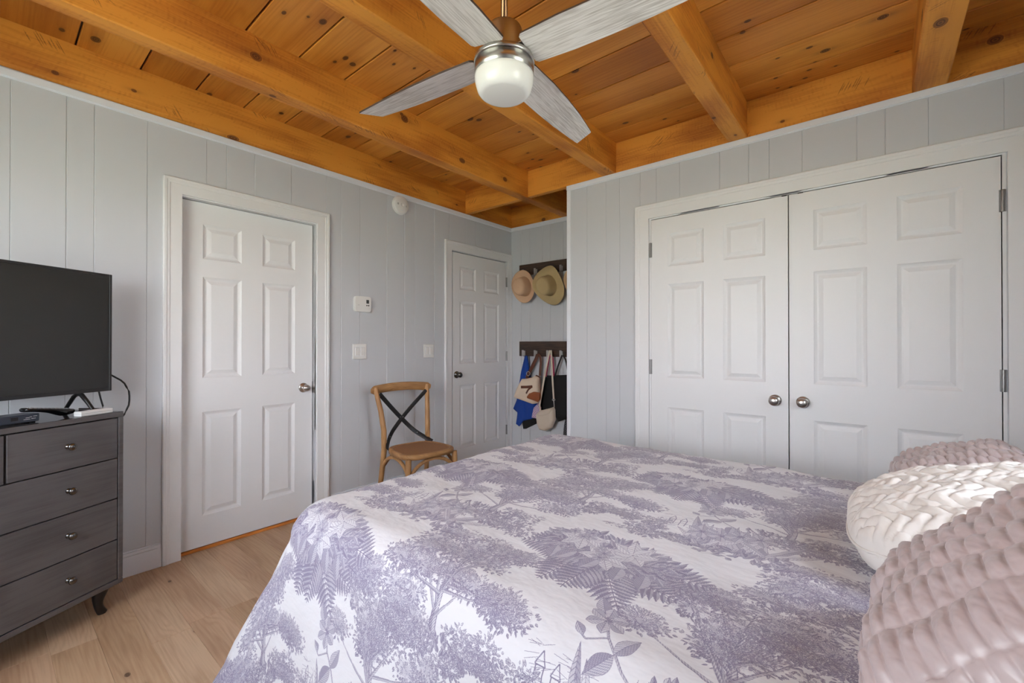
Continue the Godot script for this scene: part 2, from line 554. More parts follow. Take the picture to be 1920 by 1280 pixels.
# vertical boards of a wall; axis 2: wall at x = face, boards along z; axis 0: wall at z = face, boards along x.
# openings: [from, to, head]
func board_wall(w: Node3D, axis: int, face: float, edges: Array, openings: Array, top: float, m: Material) -> void:
	edges.sort()
	for i in edges.size() - 1:
		var a: float = edges[i]
		var b: float = edges[i + 1]
		var pieces := [[a, b, 0.0, top]]
		for o in openings:
			if b <= o[0] + 0.001 or a >= o[1] - 0.001: continue
			pieces = [[max(a, o[0]), min(b, o[1]), o[2], top]]
			if a < o[0] - 0.004: pieces.append([a, o[0], 0.0, top])
			if b > o[1] + 0.004: pieces.append([o[1], b, 0.0, top])
		var mb := MB.new()      # a board cut round an opening is one piece
		mb.uv_along = 1
		for p in pieces:
			var lo: Vector3; var hi: Vector3
			var d := 0.0006 * ((i * 7) % 3)
			if axis == 2:
				lo = Vector3(face - 0.015, p[2], p[0]); hi = Vector3(face - d, p[3], p[1])
			else:
				lo = Vector3(p[0], p[2], face - 0.015); hi = Vector3(p[1], p[3], face - d)
			mb.box(lo, hi, 0.0028 if pieces.size() == 1 else 0.0)
		part("board", mb, m, w)

func core(w: Node3D, axis: int, from: float, to: float, a: float, b: float, openings: Array, top: float) -> void:
	var at := a
	var list := openings.duplicate()
	list.sort_custom(func(p, q): return p[0] < q[0])
	for o in list + [[b, b, 0.0]]:
		if o[0] > at + 0.001:
			var lo := Vector3(from, 0, at) if axis == 2 else Vector3(at, 0, from)
			var hi := Vector3(to, top, o[0]) if axis == 2 else Vector3(o[0], top, to)
			part("core", piece(lo, hi), M.wall, w)
		if o[1] > o[0] + 0.001:
			var lo := Vector3(from, o[2], o[0]) if axis == 2 else Vector3(o[0], o[2], from)
			var hi := Vector3(to, top, o[1]) if axis == 2 else Vector3(o[1], top, to)
			part("core", piece(lo, hi), M.wall, w)
		at = max(at, o[1])

# moulded casing round an opening in local x, y; front towards +z; profile of (offset outwards, thickness)
func casing(o: Node3D, x0: float, x1: float, head: float, width: float, m: Material, right_width := -1.0) -> void:
	var prof := [[0.0, 0.0], [0.0, 0.009], [0.004, 0.011], [0.62, 0.0125], [0.66, 0.0155], [0.78, 0.0165], [0.82, 0.019], [0.95, 0.0195], [1.0, 0.016], [1.0, 0.0]]
	var rw := width if right_width < 0 else right_width
	for side in 3:
		var mb := MB.new()
		mb.uv_along = 0 if side == 1 else 1
		for i in prof.size() - 1:
			var q := []
			for j in [i, i + 1]:
				var f: float = prof[j][0]
				var z: float = prof[j][1]
				var l := Vector3(x0 - f * width, 0, z); var lt := Vector3(x0 - f * width, head + f * width, z)
				var rt := Vector3(x1 + f * rw, head + f * width, z); var r := Vector3(x1 + f * rw, 0, z)
				q.append([[l, lt], [lt, rt], [rt, r]][side])
			mb.quad(q[0][0], q[0][1], q[1][1], q[1][0])
		part(["casing_side", "casing_head", "casing_side"][side], mb, m, o)

func door_panel(x0: float, x1: float, y0: float, y1: float) -> MB:
	var mb := MB.new()
	var steps := [[0.0, 0.0], [0.005, -0.0035], [0.013, -0.0075], [0.017, -0.009], [0.023, -0.009], [0.044, -0.002]]
	for i in steps.size() - 1:
		var a: float = steps[i][0]; var b: float = steps[i + 1][0]
		var za: float = steps[i][1]; var zb: float = steps[i + 1][1]
		var A := [Vector3(x0 + a, y0 + a, za), Vector3(x1 - a, y0 + a, za), Vector3(x1 - a, y1 - a, za), Vector3(x0 + a, y1 - a, za)]
		var B := [Vector3(x0 + b, y0 + b, zb), Vector3(x1 - b, y0 + b, zb), Vector3(x1 - b, y1 - b, zb), Vector3(x0 + b, y1 - b, zb)]
		for k in 4: mb.quad(A[k], A[(k + 1) % 4], B[(k + 1) % 4], B[k])
	var e := 0.044
	mb.quad(Vector3(x0 + e, y0 + e, -0.002), Vector3(x1 - e, y0 + e, -0.002), Vector3(x1 - e, y1 - e, -0.002), Vector3(x0 + e, y1 - e, -0.002))
	return mb

# six-panel door in local x, y; front face at z = 0
func six_panel(o: Node3D, x0: float, x1: float, y0: float, y1: float, cols: Array, rows: Array) -> void:
	var mb := MB.new()
	var xs := [x0, cols[0][0], cols[0][1], cols[1][0], cols[1][1], x1]
	var ys := [y0, rows[0][0], rows[0][1], rows[1][0], rows[1][1], rows[2][0], rows[2][1], y1]
	for i in 5:
		for j in 7:
			if i % 2 == 1 and j % 2 == 1: continue
			mb.quad(Vector3(xs[i], ys[j], 0), Vector3(xs[i + 1], ys[j], 0), Vector3(xs[i + 1], ys[j + 1], 0), Vector3(xs[i], ys[j + 1], 0))
	var t := -0.035
	mb.quad(Vector3(x1, y0, t), Vector3(x0, y0, t), Vector3(x0, y1, t), Vector3(x1, y1, t))
	mb.quad(Vector3(x0, y0, t), Vector3(x1, y0, t), Vector3(x1, y0, 0), Vector3(x0, y0, 0))
	mb.quad(Vector3(x0, y1, 0), Vector3(x1, y1, 0), Vector3(x1, y1, t), Vector3(x0, y1, t))
	mb.quad(Vector3(x0, y0, t), Vector3(x0, y0, 0), Vector3(x0, y1, 0), Vector3(x0, y1, t))
	mb.quad(Vector3(x1, y0, 0), Vector3(x1, y0, t), Vector3(x1, y1, t), Vector3(x1, y1, 0))
	part("slab", mb, M.door, o)
	for c in cols:
		for r in rows:
			part("panel", door_panel(c[0], c[1], r[0], r[1]), M.door, o)

func door_knob(o: Node3D, x: float, y: float, m: Material, size := 1.0) -> void:
	var rose := MB.new()
	rose.lathe([Vector2(0.0, 0), Vector2(0.033, 0), Vector2(0.033, 0.004), Vector2(0.029, 0.009), Vector2(0.016, 0.012), Vector2(0.013, 0.014), Vector2(0.012, 0.03)], 28)
	var k := part("knob", ball_mesh(size), m, o, Vector3(x, y, 0.0), Vector3(PI / 2, 0, 0))
	part("rosette", rose, m, k)

func ball_mesh(s: float) -> MB:
	var mb := MB.new()
	mb.lathe([Vector2(0.011, 0.024), Vector2(0.016 * s, 0.030), Vector2(0.0245 * s, 0.037), Vector2(0.0275 * s, 0.046), Vector2(0.0265 * s, 0.054), Vector2(0.021 * s, 0.0605), Vector2(0.011 * s, 0.064), Vector2(0.0, 0.065)], 28)
	return mb

func hinge(o: Node3D, x: float, y: float) -> void:
	var mb := MB.new()
	mb.tube([Vector3(x, y - 0.05, 0.004), Vector3(x, y + 0.05, 0.004)], [0.0062], 10)
	for k in 5:
		mb.tube([Vector3(x, y - 0.049 + k * 0.0205, 0.004), Vector3(x, y - 0.033 + k * 0.0205, 0.004)], [0.0068], 10)
	mb.box(Vector3(x - 0.011, y - 0.05, -0.002), Vector3(x + 0.011, y + 0.05, 0.0012), 0.0005)
	part("hinge", mb, M.hinge, o)

# rough-sawn timber along z from za to zb; low0, low1: chamfer of the lower right edge at either end
func timber(x0: float, x1: float, y0: float, y1: float, za: float, zb: float, sd: int, low0 := 0.006, low1 := 0.006) -> MB:
	var r := RandomNumberGenerator.new(); r.seed = sd
	var mb := MB.new()
	mb.uv_along = 2
	mb.uv_off = Vector2(r.randf() * 4.0, r.randf())
	var n := 20
	var rings := []
	for i in n + 1:
		var t := float(i) / n
		var z := lerpf(za, zb, t)
		var l := lerpf(low0, low1, t)
		var j := func(): return r.randf_range(-0.0016, 0.0016)
		var c := 0.006
		rings.append([Vector3(x0 + j.call(), y1, z), Vector3(x0 + j.call(), y0 + c + j.call(), z), Vector3(x0 + c + j.call(), y0 + j.call(), z), Vector3(x1 - l * 0.8 + j.call(), y0 + j.call(), z), Vector3(x1 + j.call(), y0 + l + j.call(), z), Vector3(x1 + j.call(), y1, z)])
	for i in n:
		for k in 5:
			# za is nearer (+z), zb farther
			mb.quad(rings[i][k], rings[i + 1][k], rings[i + 1][k + 1], rings[i][k + 1])
	for e in [rings[0], rings[n]]:
		var flip: bool = e == rings[n]
		for k in range(1, 5):
			if flip: mb.tri(e[0], e[k + 1], e[k])
			else: mb.tri(e[0], e[k], e[k + 1])
	return mb

func build_room() -> void:
	# floor: oak planks along x
	var fl := structure("floor", "light brown oak plank floor with knots", "floor")
	part("subfloor", piece(Vector3(-3.3, -0.12, -3.8), Vector3(XE + 0.2, -0.016, ZD + 0.2)), M.base_cloth, fl)
	rng.seed = 77
	var z := ZD + 0.03
	var row := 0
	while z > ZB - 0.05:
		var x: float = -3.16 - rng.randf() * 0.9
		while x < XE:
			var l := rng.randf_range(1.0, 1.7)
			var lo := Vector3(max(x, -3.14), -0.016, max(z - 0.1335, ZB - 0.1))
			var hi := Vector3(min(x + l, XE + 0.1), -0.0002 * rng.randi_range(0, 3), z)
			if hi.x > lo.x + 0.02:
				part("plank", piece(lo, hi, 0.0012, 0, Vector2(rng.randf() * 2.0, rng.randf())), M["floor_%d" % rng.randi_range(0, 2)], fl)
			x += l
		z -= 0.1335
		row += 1
	# ceiling: boards across the beams, roof slab above
	var ce := structure("ceiling", "knotty honey pine board ceiling on rough-sawn beams", "ceiling")
	part("roof", piece(Vector3(-3.4, YP + 0.022, -3.85), Vector3(XE + 0.3, YP + 0.14, ZD + 0.3)), M.base_cloth, ce)
	rng.seed = 5
	var zb := -0.034 + 0.2478 * 5
	var k := 0
	while zb > ZB - 0.1:
		var mb := piece(Vector3(-3.16, YP, zb - 0.2478 + 0.004), Vector3(XE + 0.12, YP + 0.02, zb - 0.004), 0.003, 0, Vector2(rng.randf() * 4.0, -zb + 0.25 * (k % 4)))
		part("board", mb, M["ceiling_boards_%d" % [0, 1, 2, 0, 2, 1][k % 6]], ce)
		zb -= 0.2478
		k += 1
	var spots := [[-3.115, -3.012], [-2.352, -2.258], [-1.552, -1.447], [-0.690, -0.588], [0.150, 0.273]]
	for i in spots.size():
		var s: Array = spots[i]
		var far := ZB - 0.02
		var l0 := 0.032 if i == 0 else 0.006
		part("beam", timber(s[0], s[1], YB + (0.004 if i == 0 else 0.0), YP - 0.0005, ZD - 0.02, far, 100 + i, l0, 0.006), M.beam, ce)
	for i in spots.size():
		var xa: float = spots[i][1] - 0.002
		var xb: float = spots[i + 1][0] + 0.002 if i + 1 < spots.size() else XE + 0.05
		part("blocking", piece(Vector3(xa, YB + 0.002, -2.985), Vector3(xb, YP - 0.0005, -2.937), 0.003, 0, Vector2(i * 0.7, i * 0.31)), M.beam, ce)
		if xa < XR:
			part("header", piece(Vector3(xa, YB + 0.002, ZB - 0.06), Vector3(xb, YP - 0.0005, ZB - 0.012), 0.003, 0, Vector2(i * 1.3, i * 0.57)), M.beam, ce)
	# walls
	var dA := [[-1.482, -0.708, 2.056], [-3.548, -2.748, 2.082]]
	var wl := structure("wall_left", "grey painted vertical plank wall with two white doors", "wall")
	board_wall(wl, 2, XA, [ZD, 0.74, 0.55, 0.30, 0.12, -0.074, -0.252, -0.351, -0.558, -0.828, -0.932, -1.088, -1.314, -1.557, -1.67, -1.821, -2.061, -2.233, -2.34, -2.553, -2.731, -2.946, -3.082, -3.31, ZB], dA, YB, M.wall)
	core(wl, 2, XA - 0.13, XA - 0.016, ZB - 0.1, ZD + 0.1, dA, YP)
	part("backing", piece(Vector3(XA - 0.2, -0.1, ZB - 0.15), Vector3(XA - 0.135, YP + 0.02, ZD + 0.2)), M.wall, wl)
	var wc := structure("wall_right", "pale grey vertical plank wall around the white double closet doors", "wall")
	var dC := [[-1.182, 0.447, 2.068]]
	board_wall(wc, 0, ZC, [XR, -1.683, -1.524, -1.416, -1.259, -1.146, -0.987, -0.741, -0.578, -0.471, -0.309, -0.067, 0.047, 0.208, 0.453, 0.62, XE], dC, YB, M.wall)
	core(wc, 0, ZC - 0.11, ZC - 0.016, XR, XE + 0.1, dC, YB)
	var wb := structure("wall_back", "grey plank wall of the alcove behind the coat racks", "wall")
	board_wall(wb, 0, ZB, [XA, -2.87, -2.755, -2.596, -2.498, -2.346, -2.18, -2.02, XR], [], YB, M.wall)
	part("core", piece(Vector3(XA - 0.2, -0.1, ZB - 0.14), Vector3(XE + 0.2, YP + 0.02, ZB - 0.061)), M.wall, wb)
	part("core", piece(Vector3(XA, 0, ZB - 0.061), Vector3(XR, YB, ZB - 0.016)), M.wall, wb)
	var wr := structure("wall_alcove", "grey wall return at the side of the alcove", "wall")
	part("core", piece(Vector3(XR, 0, ZB), Vector3(XR + 0.09, YB, ZC - 0.001)), M.wall, wr)
	# walls behind the camera and behind the bed head, with the windows
	var win1 := [-2.2, -0.4, 0.92, 2.14]
	var wd := structure("wall_front", "grey wall with the wide window opposite the closet doors", "wall")
	for q in [[XA - 0.2, win1[0], 0.0, YP], [win1[1], XE + 0.2, 0.0, YP], [win1[0], win1[1], 0.0, win1[2]], [win1[0], win1[1], win1[3], YP]]:
		part("core", piece(Vector3(q[0], q[2], ZD), Vector3(q[1], q[3], ZD + 0.12)), M.wall, wd)
	var win2 := [-1.50, -0.72, 1.05, 2.14]
	var we := structure("wall_head", "grey wall with the window above the bed head", "wall")
	for q in [[ZB - 0.1, win2[0], 0.0, YP], [win2[1], ZD + 0.1, 0.0, YP], [win2[0], win2[1], 0.0, win2[2]], [win2[0], win2[1], win2[3], YP]]:
		part("core", piece(Vector3(XE, q[2], q[0]), Vector3(XE + 0.12, q[3], q[1])), M.wall, we)
	window("window_1", "wide white framed double window opposite the closet doors", Vector3((win1[0] + win1[1]) / 2, 0, ZD), PI, (win1[1] - win1[0]) / 2, win1[2], win1[3], 2)
	window("window_2", "white framed window above the bed head", Vector3(XE, 0, (win2[0] + win2[1]) / 2), -PI / 2, (win2[1] - win2[0]) / 2, win2[2], win2[3], 1)
	# strips along the top of the walls and the alcove corner
	var t1 := structure("trim_1", "thin pale moulding along the top of the plank wall with two doors", "trim")
	crown(t1, 2, XA, ZB, ZD)
	var t2 := structure("trim_2", "thin pale moulding along the top of the closet wall", "trim")
	crown(t2, 0, ZC, XR - 0.013, XE)
	var t3 := structure("trim_3", "thin pale moulding along the top of the alcove wall", "trim")
	crown(t3, 0, ZB, XA, XR)
	var t4 := structure("trim_4", "pale vertical corner strip at the end of the closet wall", "trim")
	part("strip", piece(Vector3(XR - 0.012, 0, ZC - 0.03), Vector3(XR + 0.022, YB - 0.04, ZC + 0.008), 0.003, 1), M.trim, t4)
	# doors on the left wall: local +x runs towards -z
	var rows := [[0.200, 0.812], [1.012, 1.610], [1.716, 1.922]]
	var d1 := structure("door_1", "white six-panel door with nickel knob beside the dresser", "door")
	d1.position = Vector3(XA - 0.042, 0.0, -1.095); d1.rotation.y = PI / 2
	six_panel(d1, -0.381, 0.381, 0.022, 2.046, [[-0.272, -0.066], [0.056, 0.262]], rows)
	door_knob(d1, 0.320, 0.91, M.nickel, 0.86)
	part("latch_plate", piece(Vector3(0.3805, 0.87, -0.02), Vector3(0.383, 0.95, 0.002), 0.0005), M.black_iron, d1)
	var j1 := structure("trim_5", "white moulded casing around the door beside the dresser", "trim")
	j1.position = Vector3(XA, 0, -1.095); j1.rotation.y = PI / 2
	casing(j1, -0.385, 0.393, 2.056, 0.086, M.door)
	jamb(j1, -0.387, 0.387, 2.050, 0.13)
	part("threshold", piece(Vector3(-0.387, -0.002, -0.10), Vector3(0.387, 0.016, -0.036), 0.004, 0), M.threshold, j1)
	var d2 := structure("door_2", "white six-panel door with dark knob and hinges beside the coat racks", "door")
	d2.position = Vector3(XA + 0.004, 0.0, -3.148); d2.rotation.y = PI / 2
	six_panel(d2, -0.381, 0.381, 0.03, 2.068, [[-0.292, -0.075], [0.040, 0.266]], [[0.225, 0.825], [1.024, 1.617], [1.724, 1.942]])
	door_knob(d2, -0.330, 0.925, M.dark_nickel, 0.92)
	for y in [1.866, 1.085, 0.306]: hinge(d2, 0.388, y)
	var j2 := structure("trim_6", "white moulded casing around the door beside the coat racks", "trim")
	j2.position = Vector3(XA, 0, -3.148); j2.rotation.y = PI / 2
	casing(j2, -0.394, 0.398, 2.082, 0.084, M.door, 0.072)
	jamb(j2, -0.396, 0.396, 2.078, 0.13)
	# closet doors, facing +z
	var r2 := [[0.20, 0.790], [0.990, 1.614], [1.732, 1.955]]
	var d3 := structure("door_3", "white six-panel closet door of the pair, hinged next to the alcove", "door")
	d3.position = Vector3(-0.3765, 0, ZC + 0.004)
	six_panel(d3, -0.803, -0.0015, 0.02, 2.062, [[-0.690, -0.460], [-0.345, -0.115]], r2)
	door_knob(d3, -0.066, 0.887, M.nickel, 1.0)
	for y in [1.857, 1.057, 0.25]: hinge(d3, -0.808, y)
	var d4 := structure("door_4", "white six-panel closet door of the pair, hinged next to the bed head", "door")
	d4.position = Vector3(-0.3735, 0, ZC + 0.004)
	six_panel(d4, 0.0015, 0.816, 0.02, 2.062, [[0.116, 0.346], [0.463, 0.695]], r2)
	door_knob(d4, 0.066, 0.887, M.nickel, 1.0)
	for y in [1.859, 1.048, 0.25]: hinge(d4, 0.821, y)
	var j3 := structure("trim_7", "wide white moulded casing around the double closet doors", "trim")
	j3.position = Vector3(-0.3675, 0, ZC)
	casing(j3, -0.828, 0.830, 2.076, 0.098, M.door)
	jamb(j3, -0.8145, 0.8145, 2.068, 0.11)
	for s in [-0.028, 0.05]:
		part("ball_catch", piece(Vector3(s - 0.013, 2.060, -0.02), Vector3(s + 0.013, 2.0665, 0.005), 0.001), M.black_iron, j3)
	# baseboards
	var b1 := structure("baseboard_left", "pale moulded baseboard along the plank wall", "baseboard")
	for q in [[-0.622, ZD], [-2.66, -1.595]]: baseboard(b1, 2, XA, q[0], q[1])
	var b2 := structure("baseboard_back", "pale moulded baseboard in the alcove", "baseboard")
	baseboard(b2, 0, ZB, XA, XR)
	var b3 := structure("baseboard_right", "pale moulded baseboard along the closet wall", "baseboard")
	for q in [[XR, -1.296], [0.562, XE]]: baseboard(b3, 0, ZC, q[0], q[1])

func jamb(o: Node3D, x0: float, x1: float, head: float, deep: float) -> void:
	part("jamb", piece(Vector3(x0 - 0.012, 0, -deep), Vector3(x0, head, 0.0)), M.door, o)
	part("jamb", piece(Vector3(x1, 0, -deep), Vector3(x1 + 0.012, head, 0.0)), M.door, o)
	part("jamb", piece(Vector3(x0 - 0.012, head, -deep), Vector3(x1 + 0.012, head + 0.012, 0.0)), M.door, o)

func crown(o: Node3D, axis: int, face: float, a: float, b: float) -> void:
	for s in [[YB - 0.036, YB - 0.001, 0.010], [YB - 0.041, YB - 0.034, 0.005]]:
		var lo := Vector3(face - 0.004, s[0], a) if axis == 2 else Vector3(a, s[0], face - 0.004)
		var hi := Vector3(face + s[2], s[1], b) if axis == 2 else Vector3(b, s[1], face + s[2])
		part("strip", piece(lo, hi, 0.002, axis), M.trim, o)

func baseboard(o: Node3D, axis: int, face: float, a: float, b: float) -> void:
	for s in [[0.0, 0.105, 0.014], [0.105, 0.122, 0.010], [0.122, 0.130, 0.005]]:
		var lo := Vector3(face - 0.004, s[0], a) if axis == 2 else Vector3(a, s[0], face - 0.004)
		var hi := Vector3(face + s[2], s[1], b) if axis == 2 else Vector3(b, s[1], face + s[2])
		part("board", piece(lo, hi, 0.002, axis), M.trim, o)

# window in local x, y, the room on the side of +z
func window(called: String, label: String, at: Vector3, turn: float, half: float, y0: float, y1: float, sashes: int) -> void:
	var o := thing(called, label, "window", at, turn, "", "structure")
	var w := 0.035
	for q in [[-half, -half + w, y0, y1], [half - w, half, y0, y1], [-half + w, half - w, y0, y0 + w], [-half + w, half - w, y1 - w, y1]]:
		part("frame", piece(Vector3(q[0], q[2], -0.11), Vector3(q[1], q[3], -0.01), 0.003), M.door, o)
	part("window_sill", piece(Vector3(-half - 0.05, y0 - 0.03, -0.01), Vector3(half + 0.05, y0, 0.05), 0.006), M.door, o)
	for q in [[-half - 0.07, -half, y0, y1 + 0.07], [half, half + 0.07, y0, y1 + 0.07], [-half, half, y1, y1 + 0.07]]:
		part("casing_side", piece(Vector3(q[0], q[2], 0.0), Vector3(q[1], q[3], 0.016), 0.004), M.door, o)
	var sw := (2 * half - 2 * w) / sashes
	for k in sashes:
		var xa := -half + w + sw * k
		var xb := xa + sw
		var mid := (y0 + y1) / 2
		for s in [[y0 + w, mid + 0.02, -0.06], [mid - 0.02, y1 - w, -0.09]]:
			var f := 0.032
			var mb := MB.new()
			for q in [[xa, xa + f, s[0], s[1]], [xb - f, xb, s[0], s[1]], [xa + f, xb - f, s[0], s[0] + f], [xa + f, xb - f, s[1] - f, s[1]]]:
				mb.box(Vector3(q[0], q[2], s[2] - 0.014), Vector3(q[1], q[3], s[2] + 0.014), 0.003)
			var sash := part("sash", mb, M.door, o)
			part("pane", piece(Vector3(xa + f, s[0] + f, s[2] - 0.002), Vector3(xb - f, s[1] - f, s[2] + 0.002)), M.glass, sash)

# ------------------------------------------------------------------ bed
const BX0 := -1.525   # foot edge of the bedspread
const BX1 := 0.56
const BZ0 := -2.21    # edge towards the closet
const BZ1 := -0.62    # edge towards the camera
const BH := 0.695

func toile_uv(x: float, z: float) -> Vector2:
	return Vector2(((x + 0.39) * 1356.0 + 470.0) / TW, ((z + 0.755) * 1484.0 + 540.0) / TH)

func build_bed() -> void:
	var bed := thing("bed", "bed with mattress on a low upholstered base under the lavender bedspread", "bed")
	part("mattress", piece(Vector3(BX0 + 0.05, 0.34, BZ0 + 0.05), Vector3(BX1, BH - 0.035, BZ1 - 0.05), 0.04), M.mattress, bed)
	part("bed_base", piece(Vector3(BX0 + 0.06, 0.12, BZ0 + 0.06), Vector3(BX1, 0.34, BZ1 - 0.06), 0.02), M.base_cloth, bed)
	for x in [BX0 + 0.12, BX1 - 0.08]:
		for z in [BZ0 + 0.12, BZ1 - 0.12]:
			var lg := MB.new()
			lg.lathe([Vector2(0, 0), Vector2(0.022, 0), Vector2(0.03, 0.12), Vector2(0, 0.12)], 16)
			part("leg", lg, M.dresser_leg, bed, Vector3(x, 0, z))
	# bedspread: flat top, rounded edges, hanging sides
	var n := FastNoiseLite.new()
	n.seed = 4; n.frequency = 3.2; n.fractal_octaves = 3
	var bump := func(x: float, z: float) -> float: return n.get_noise_2d(x, z) * 0.011 + n.get_noise_2d(x * 5.0 + 9.0, z * 5.0) * 0.0025
	var r := 0.12
	var x0 := BX0 + r; var z0 := BZ0 + r; var z1 := BZ1 - r
	var nx := 90; var nz := 66
	var mb := MB.new()
	mb.smooth(true)
	var top := func(i: int, j: int) -> Vector3:
		var x := lerpf(x0, BX1, float(i) / nx); var z := lerpf(z0, z1, float(j) / nz)
		return Vector3(x, BH + bump.call(x, z), z)
	var P := []
	for i in nx + 1:
		var col := []
		for j in nz + 1: col.append(top.call(i, j))
		P.append(col)
	for i in nx:
		for j in nz:
			var a: Vector3 = P[i][j]; var b: Vector3 = P[i][j + 1]; var c: Vector3 = P[i + 1][j + 1]; var d: Vector3 = P[i + 1][j]
			mb.quad_uv(a, b, c, d, toile_uv(a.x, a.z), toile_uv(b.x, b.z), toile_uv(c.x, c.z), toile_uv(d.x, d.z))
	# outline: near side from the head to the foot, foot, far side back to the head
	var rim := []
	for i in nx + 1: rim.append([Vector2(lerpf(BX1, x0, float(i) / nx), z1), Vector2(0, 1)])
	for k in range(1, 20): rim.append([Vector2(x0, z1), Vector2(0, 1).rotated(PI / 2 * k / 20.0)])
	for j in nz + 1: rim.append([Vector2(x0, lerpf(z1, z0, float(j) / nz)), Vector2(-1, 0)])
	for k in range(1, 20): rim.append([Vector2(x0, z0), Vector2(-1, 0).rotated(PI / 2 * k / 20.0)])
	for i in nx + 1: rim.append([Vector2(lerpf(x0, BX1, float(i) / nx), z0), Vector2(0, -1)])
	var arc := r * PI / 2
	var full := arc + BH - r - 0.05
	var nl := 34
	var S := []; var U := []
	for k in rim.size():
		var b: Vector2 = rim[k][0]; var d: Vector2 = rim[k][1]
		var corner: float = absf(d.x * d.y) * 2.0
		var ps := []; var us := []
		for l in nl + 1:
			var t := full * pow(float(l) / nl, 1.15)
			var flat := b + d * t
			var out: float; var down: float
			if t < arc:
				out = r * sin(t / r); down = r * (1.0 - cos(t / r))
			else:
				var h := t - arc
				var f := h / (full - arc)
				var fold := sin(b.x * 17.0 + d.angle() * 5.0) * 0.011 + sin(b.y * 15.0 + b.x * 7.0 + 1.0) * 0.012
				out = r + (0.09 + 0.16 * corner) * pow(f, 1.0) + fold * f + corner * f * 0.035 * sin(d.angle() * 14.0)
				down = r + h
			var q := b + d * out
			var nn := Vector3(d.x * sin(min(t / r, PI / 2)), cos(min(t / r, PI / 2)), d.y * sin(min(t / r, PI / 2)))
			var w := Vector3(q.x, BH - down, q.y) + nn * float(bump.call(flat.x, flat.y))
			ps.append(w); us.append(toile_uv(flat.x, flat.y))
		S.append(ps); U.append(us)
	for k in rim.size() - 1:
		for l in nl:
			mb.quad_uv(S[k][l], S[k + 1][l], S[k + 1][l + 1], S[k][l + 1], U[k][l], U[k + 1][l], U[k + 1][l + 1], U[k][l + 1])
	var m := mat(Color.WHITE, 0.72)
	m.albedo_texture = toile_texture()
	relief(m, 0.05, 5.0, 0.18, 21, 512)
	m.rim_enabled = true
	m.rim = 0.25
	var sp := thing("bedspread", "white bedspread printed with lavender toile trees, ferns and flowers", "bedspread")
	part("cover", mb, m, sp)
	# pillows
	pillow("throw_pillow", "mauve smocked throw pillow at the bed side away from the closet", M.mauve, Vector3(0.172, 0.872, -0.86), 42.0, 0.48, 0.46, 0.21, 0, -4.0)
	pillow("braided_pillow", "cream white throw pillow with braided knit texture on the bed", M.white_pillow, Vector3(0.212, 0.823, -1.40), 13.0, 0.54, 0.56, 0.20, 1, 0.0)
	pillow("throw_pillow", "mauve smocked throw pillow next to the closet, behind the cream braided one", M.mauve, Vector3(0.205, 0.808, -1.925), 21.0, 0.46, 0.36, 0.16, 0, 2.0)

func pattern_height(kind: int, x: float, y: float) -> float:
	if kind == 0:      # smocking: staggered pinched puffs
		var a := y / 0.07
		var rowi := floori(a)
		var f := a - rowi
		var u := x / 0.0225 + (0.5 if posmod(rowi, 2) == 1 else 0.0)
		var g := (u - floorf(u)) * 2.0 - 1.0
		var body := pow(maxf(0.0, sin(PI * f)), 0.55)
		return 0.0095 * body * sqrt(maxf(0.0, 1.0 - g * g)) - 0.004
	var c := x / 0.058      # braid: slanting strands that meet along ribs
	var ci := floori(c)
	var h := (c - ci) * 2.0 - 1.0
	var ph := y / 0.032 + absf(h) * 0.85 * (1.0 if posmod(ci, 2) == 0 else -1.0)
	var s := ph - floorf(ph)
	return 0.0105 * sqrt(maxf(0.0, 1.0 - pow(s * 2.0 - 1.0, 2.0))) * (0.45 + 0.55 * sqrt(maxf(0.0, 1.0 - h * h))) - 0.003

func pillow_point(u: float, v: float, wide: float, high: float, kind: int) -> Vector2:
	var k := 0.42 if kind == 1 else 0.14
	var pull := 0.03 if kind == 1 else 0.09
	return Vector2(wide * 0.5 * u * sqrt(1.0 - k * v * v * u * u) * (1.0 - pull * (1.0 - v * v) * u * u), high * 0.5 * v * sqrt(1.0 - k * u * u * v * v) * (1.0 - pull * (1.0 - u * u) * v * v))

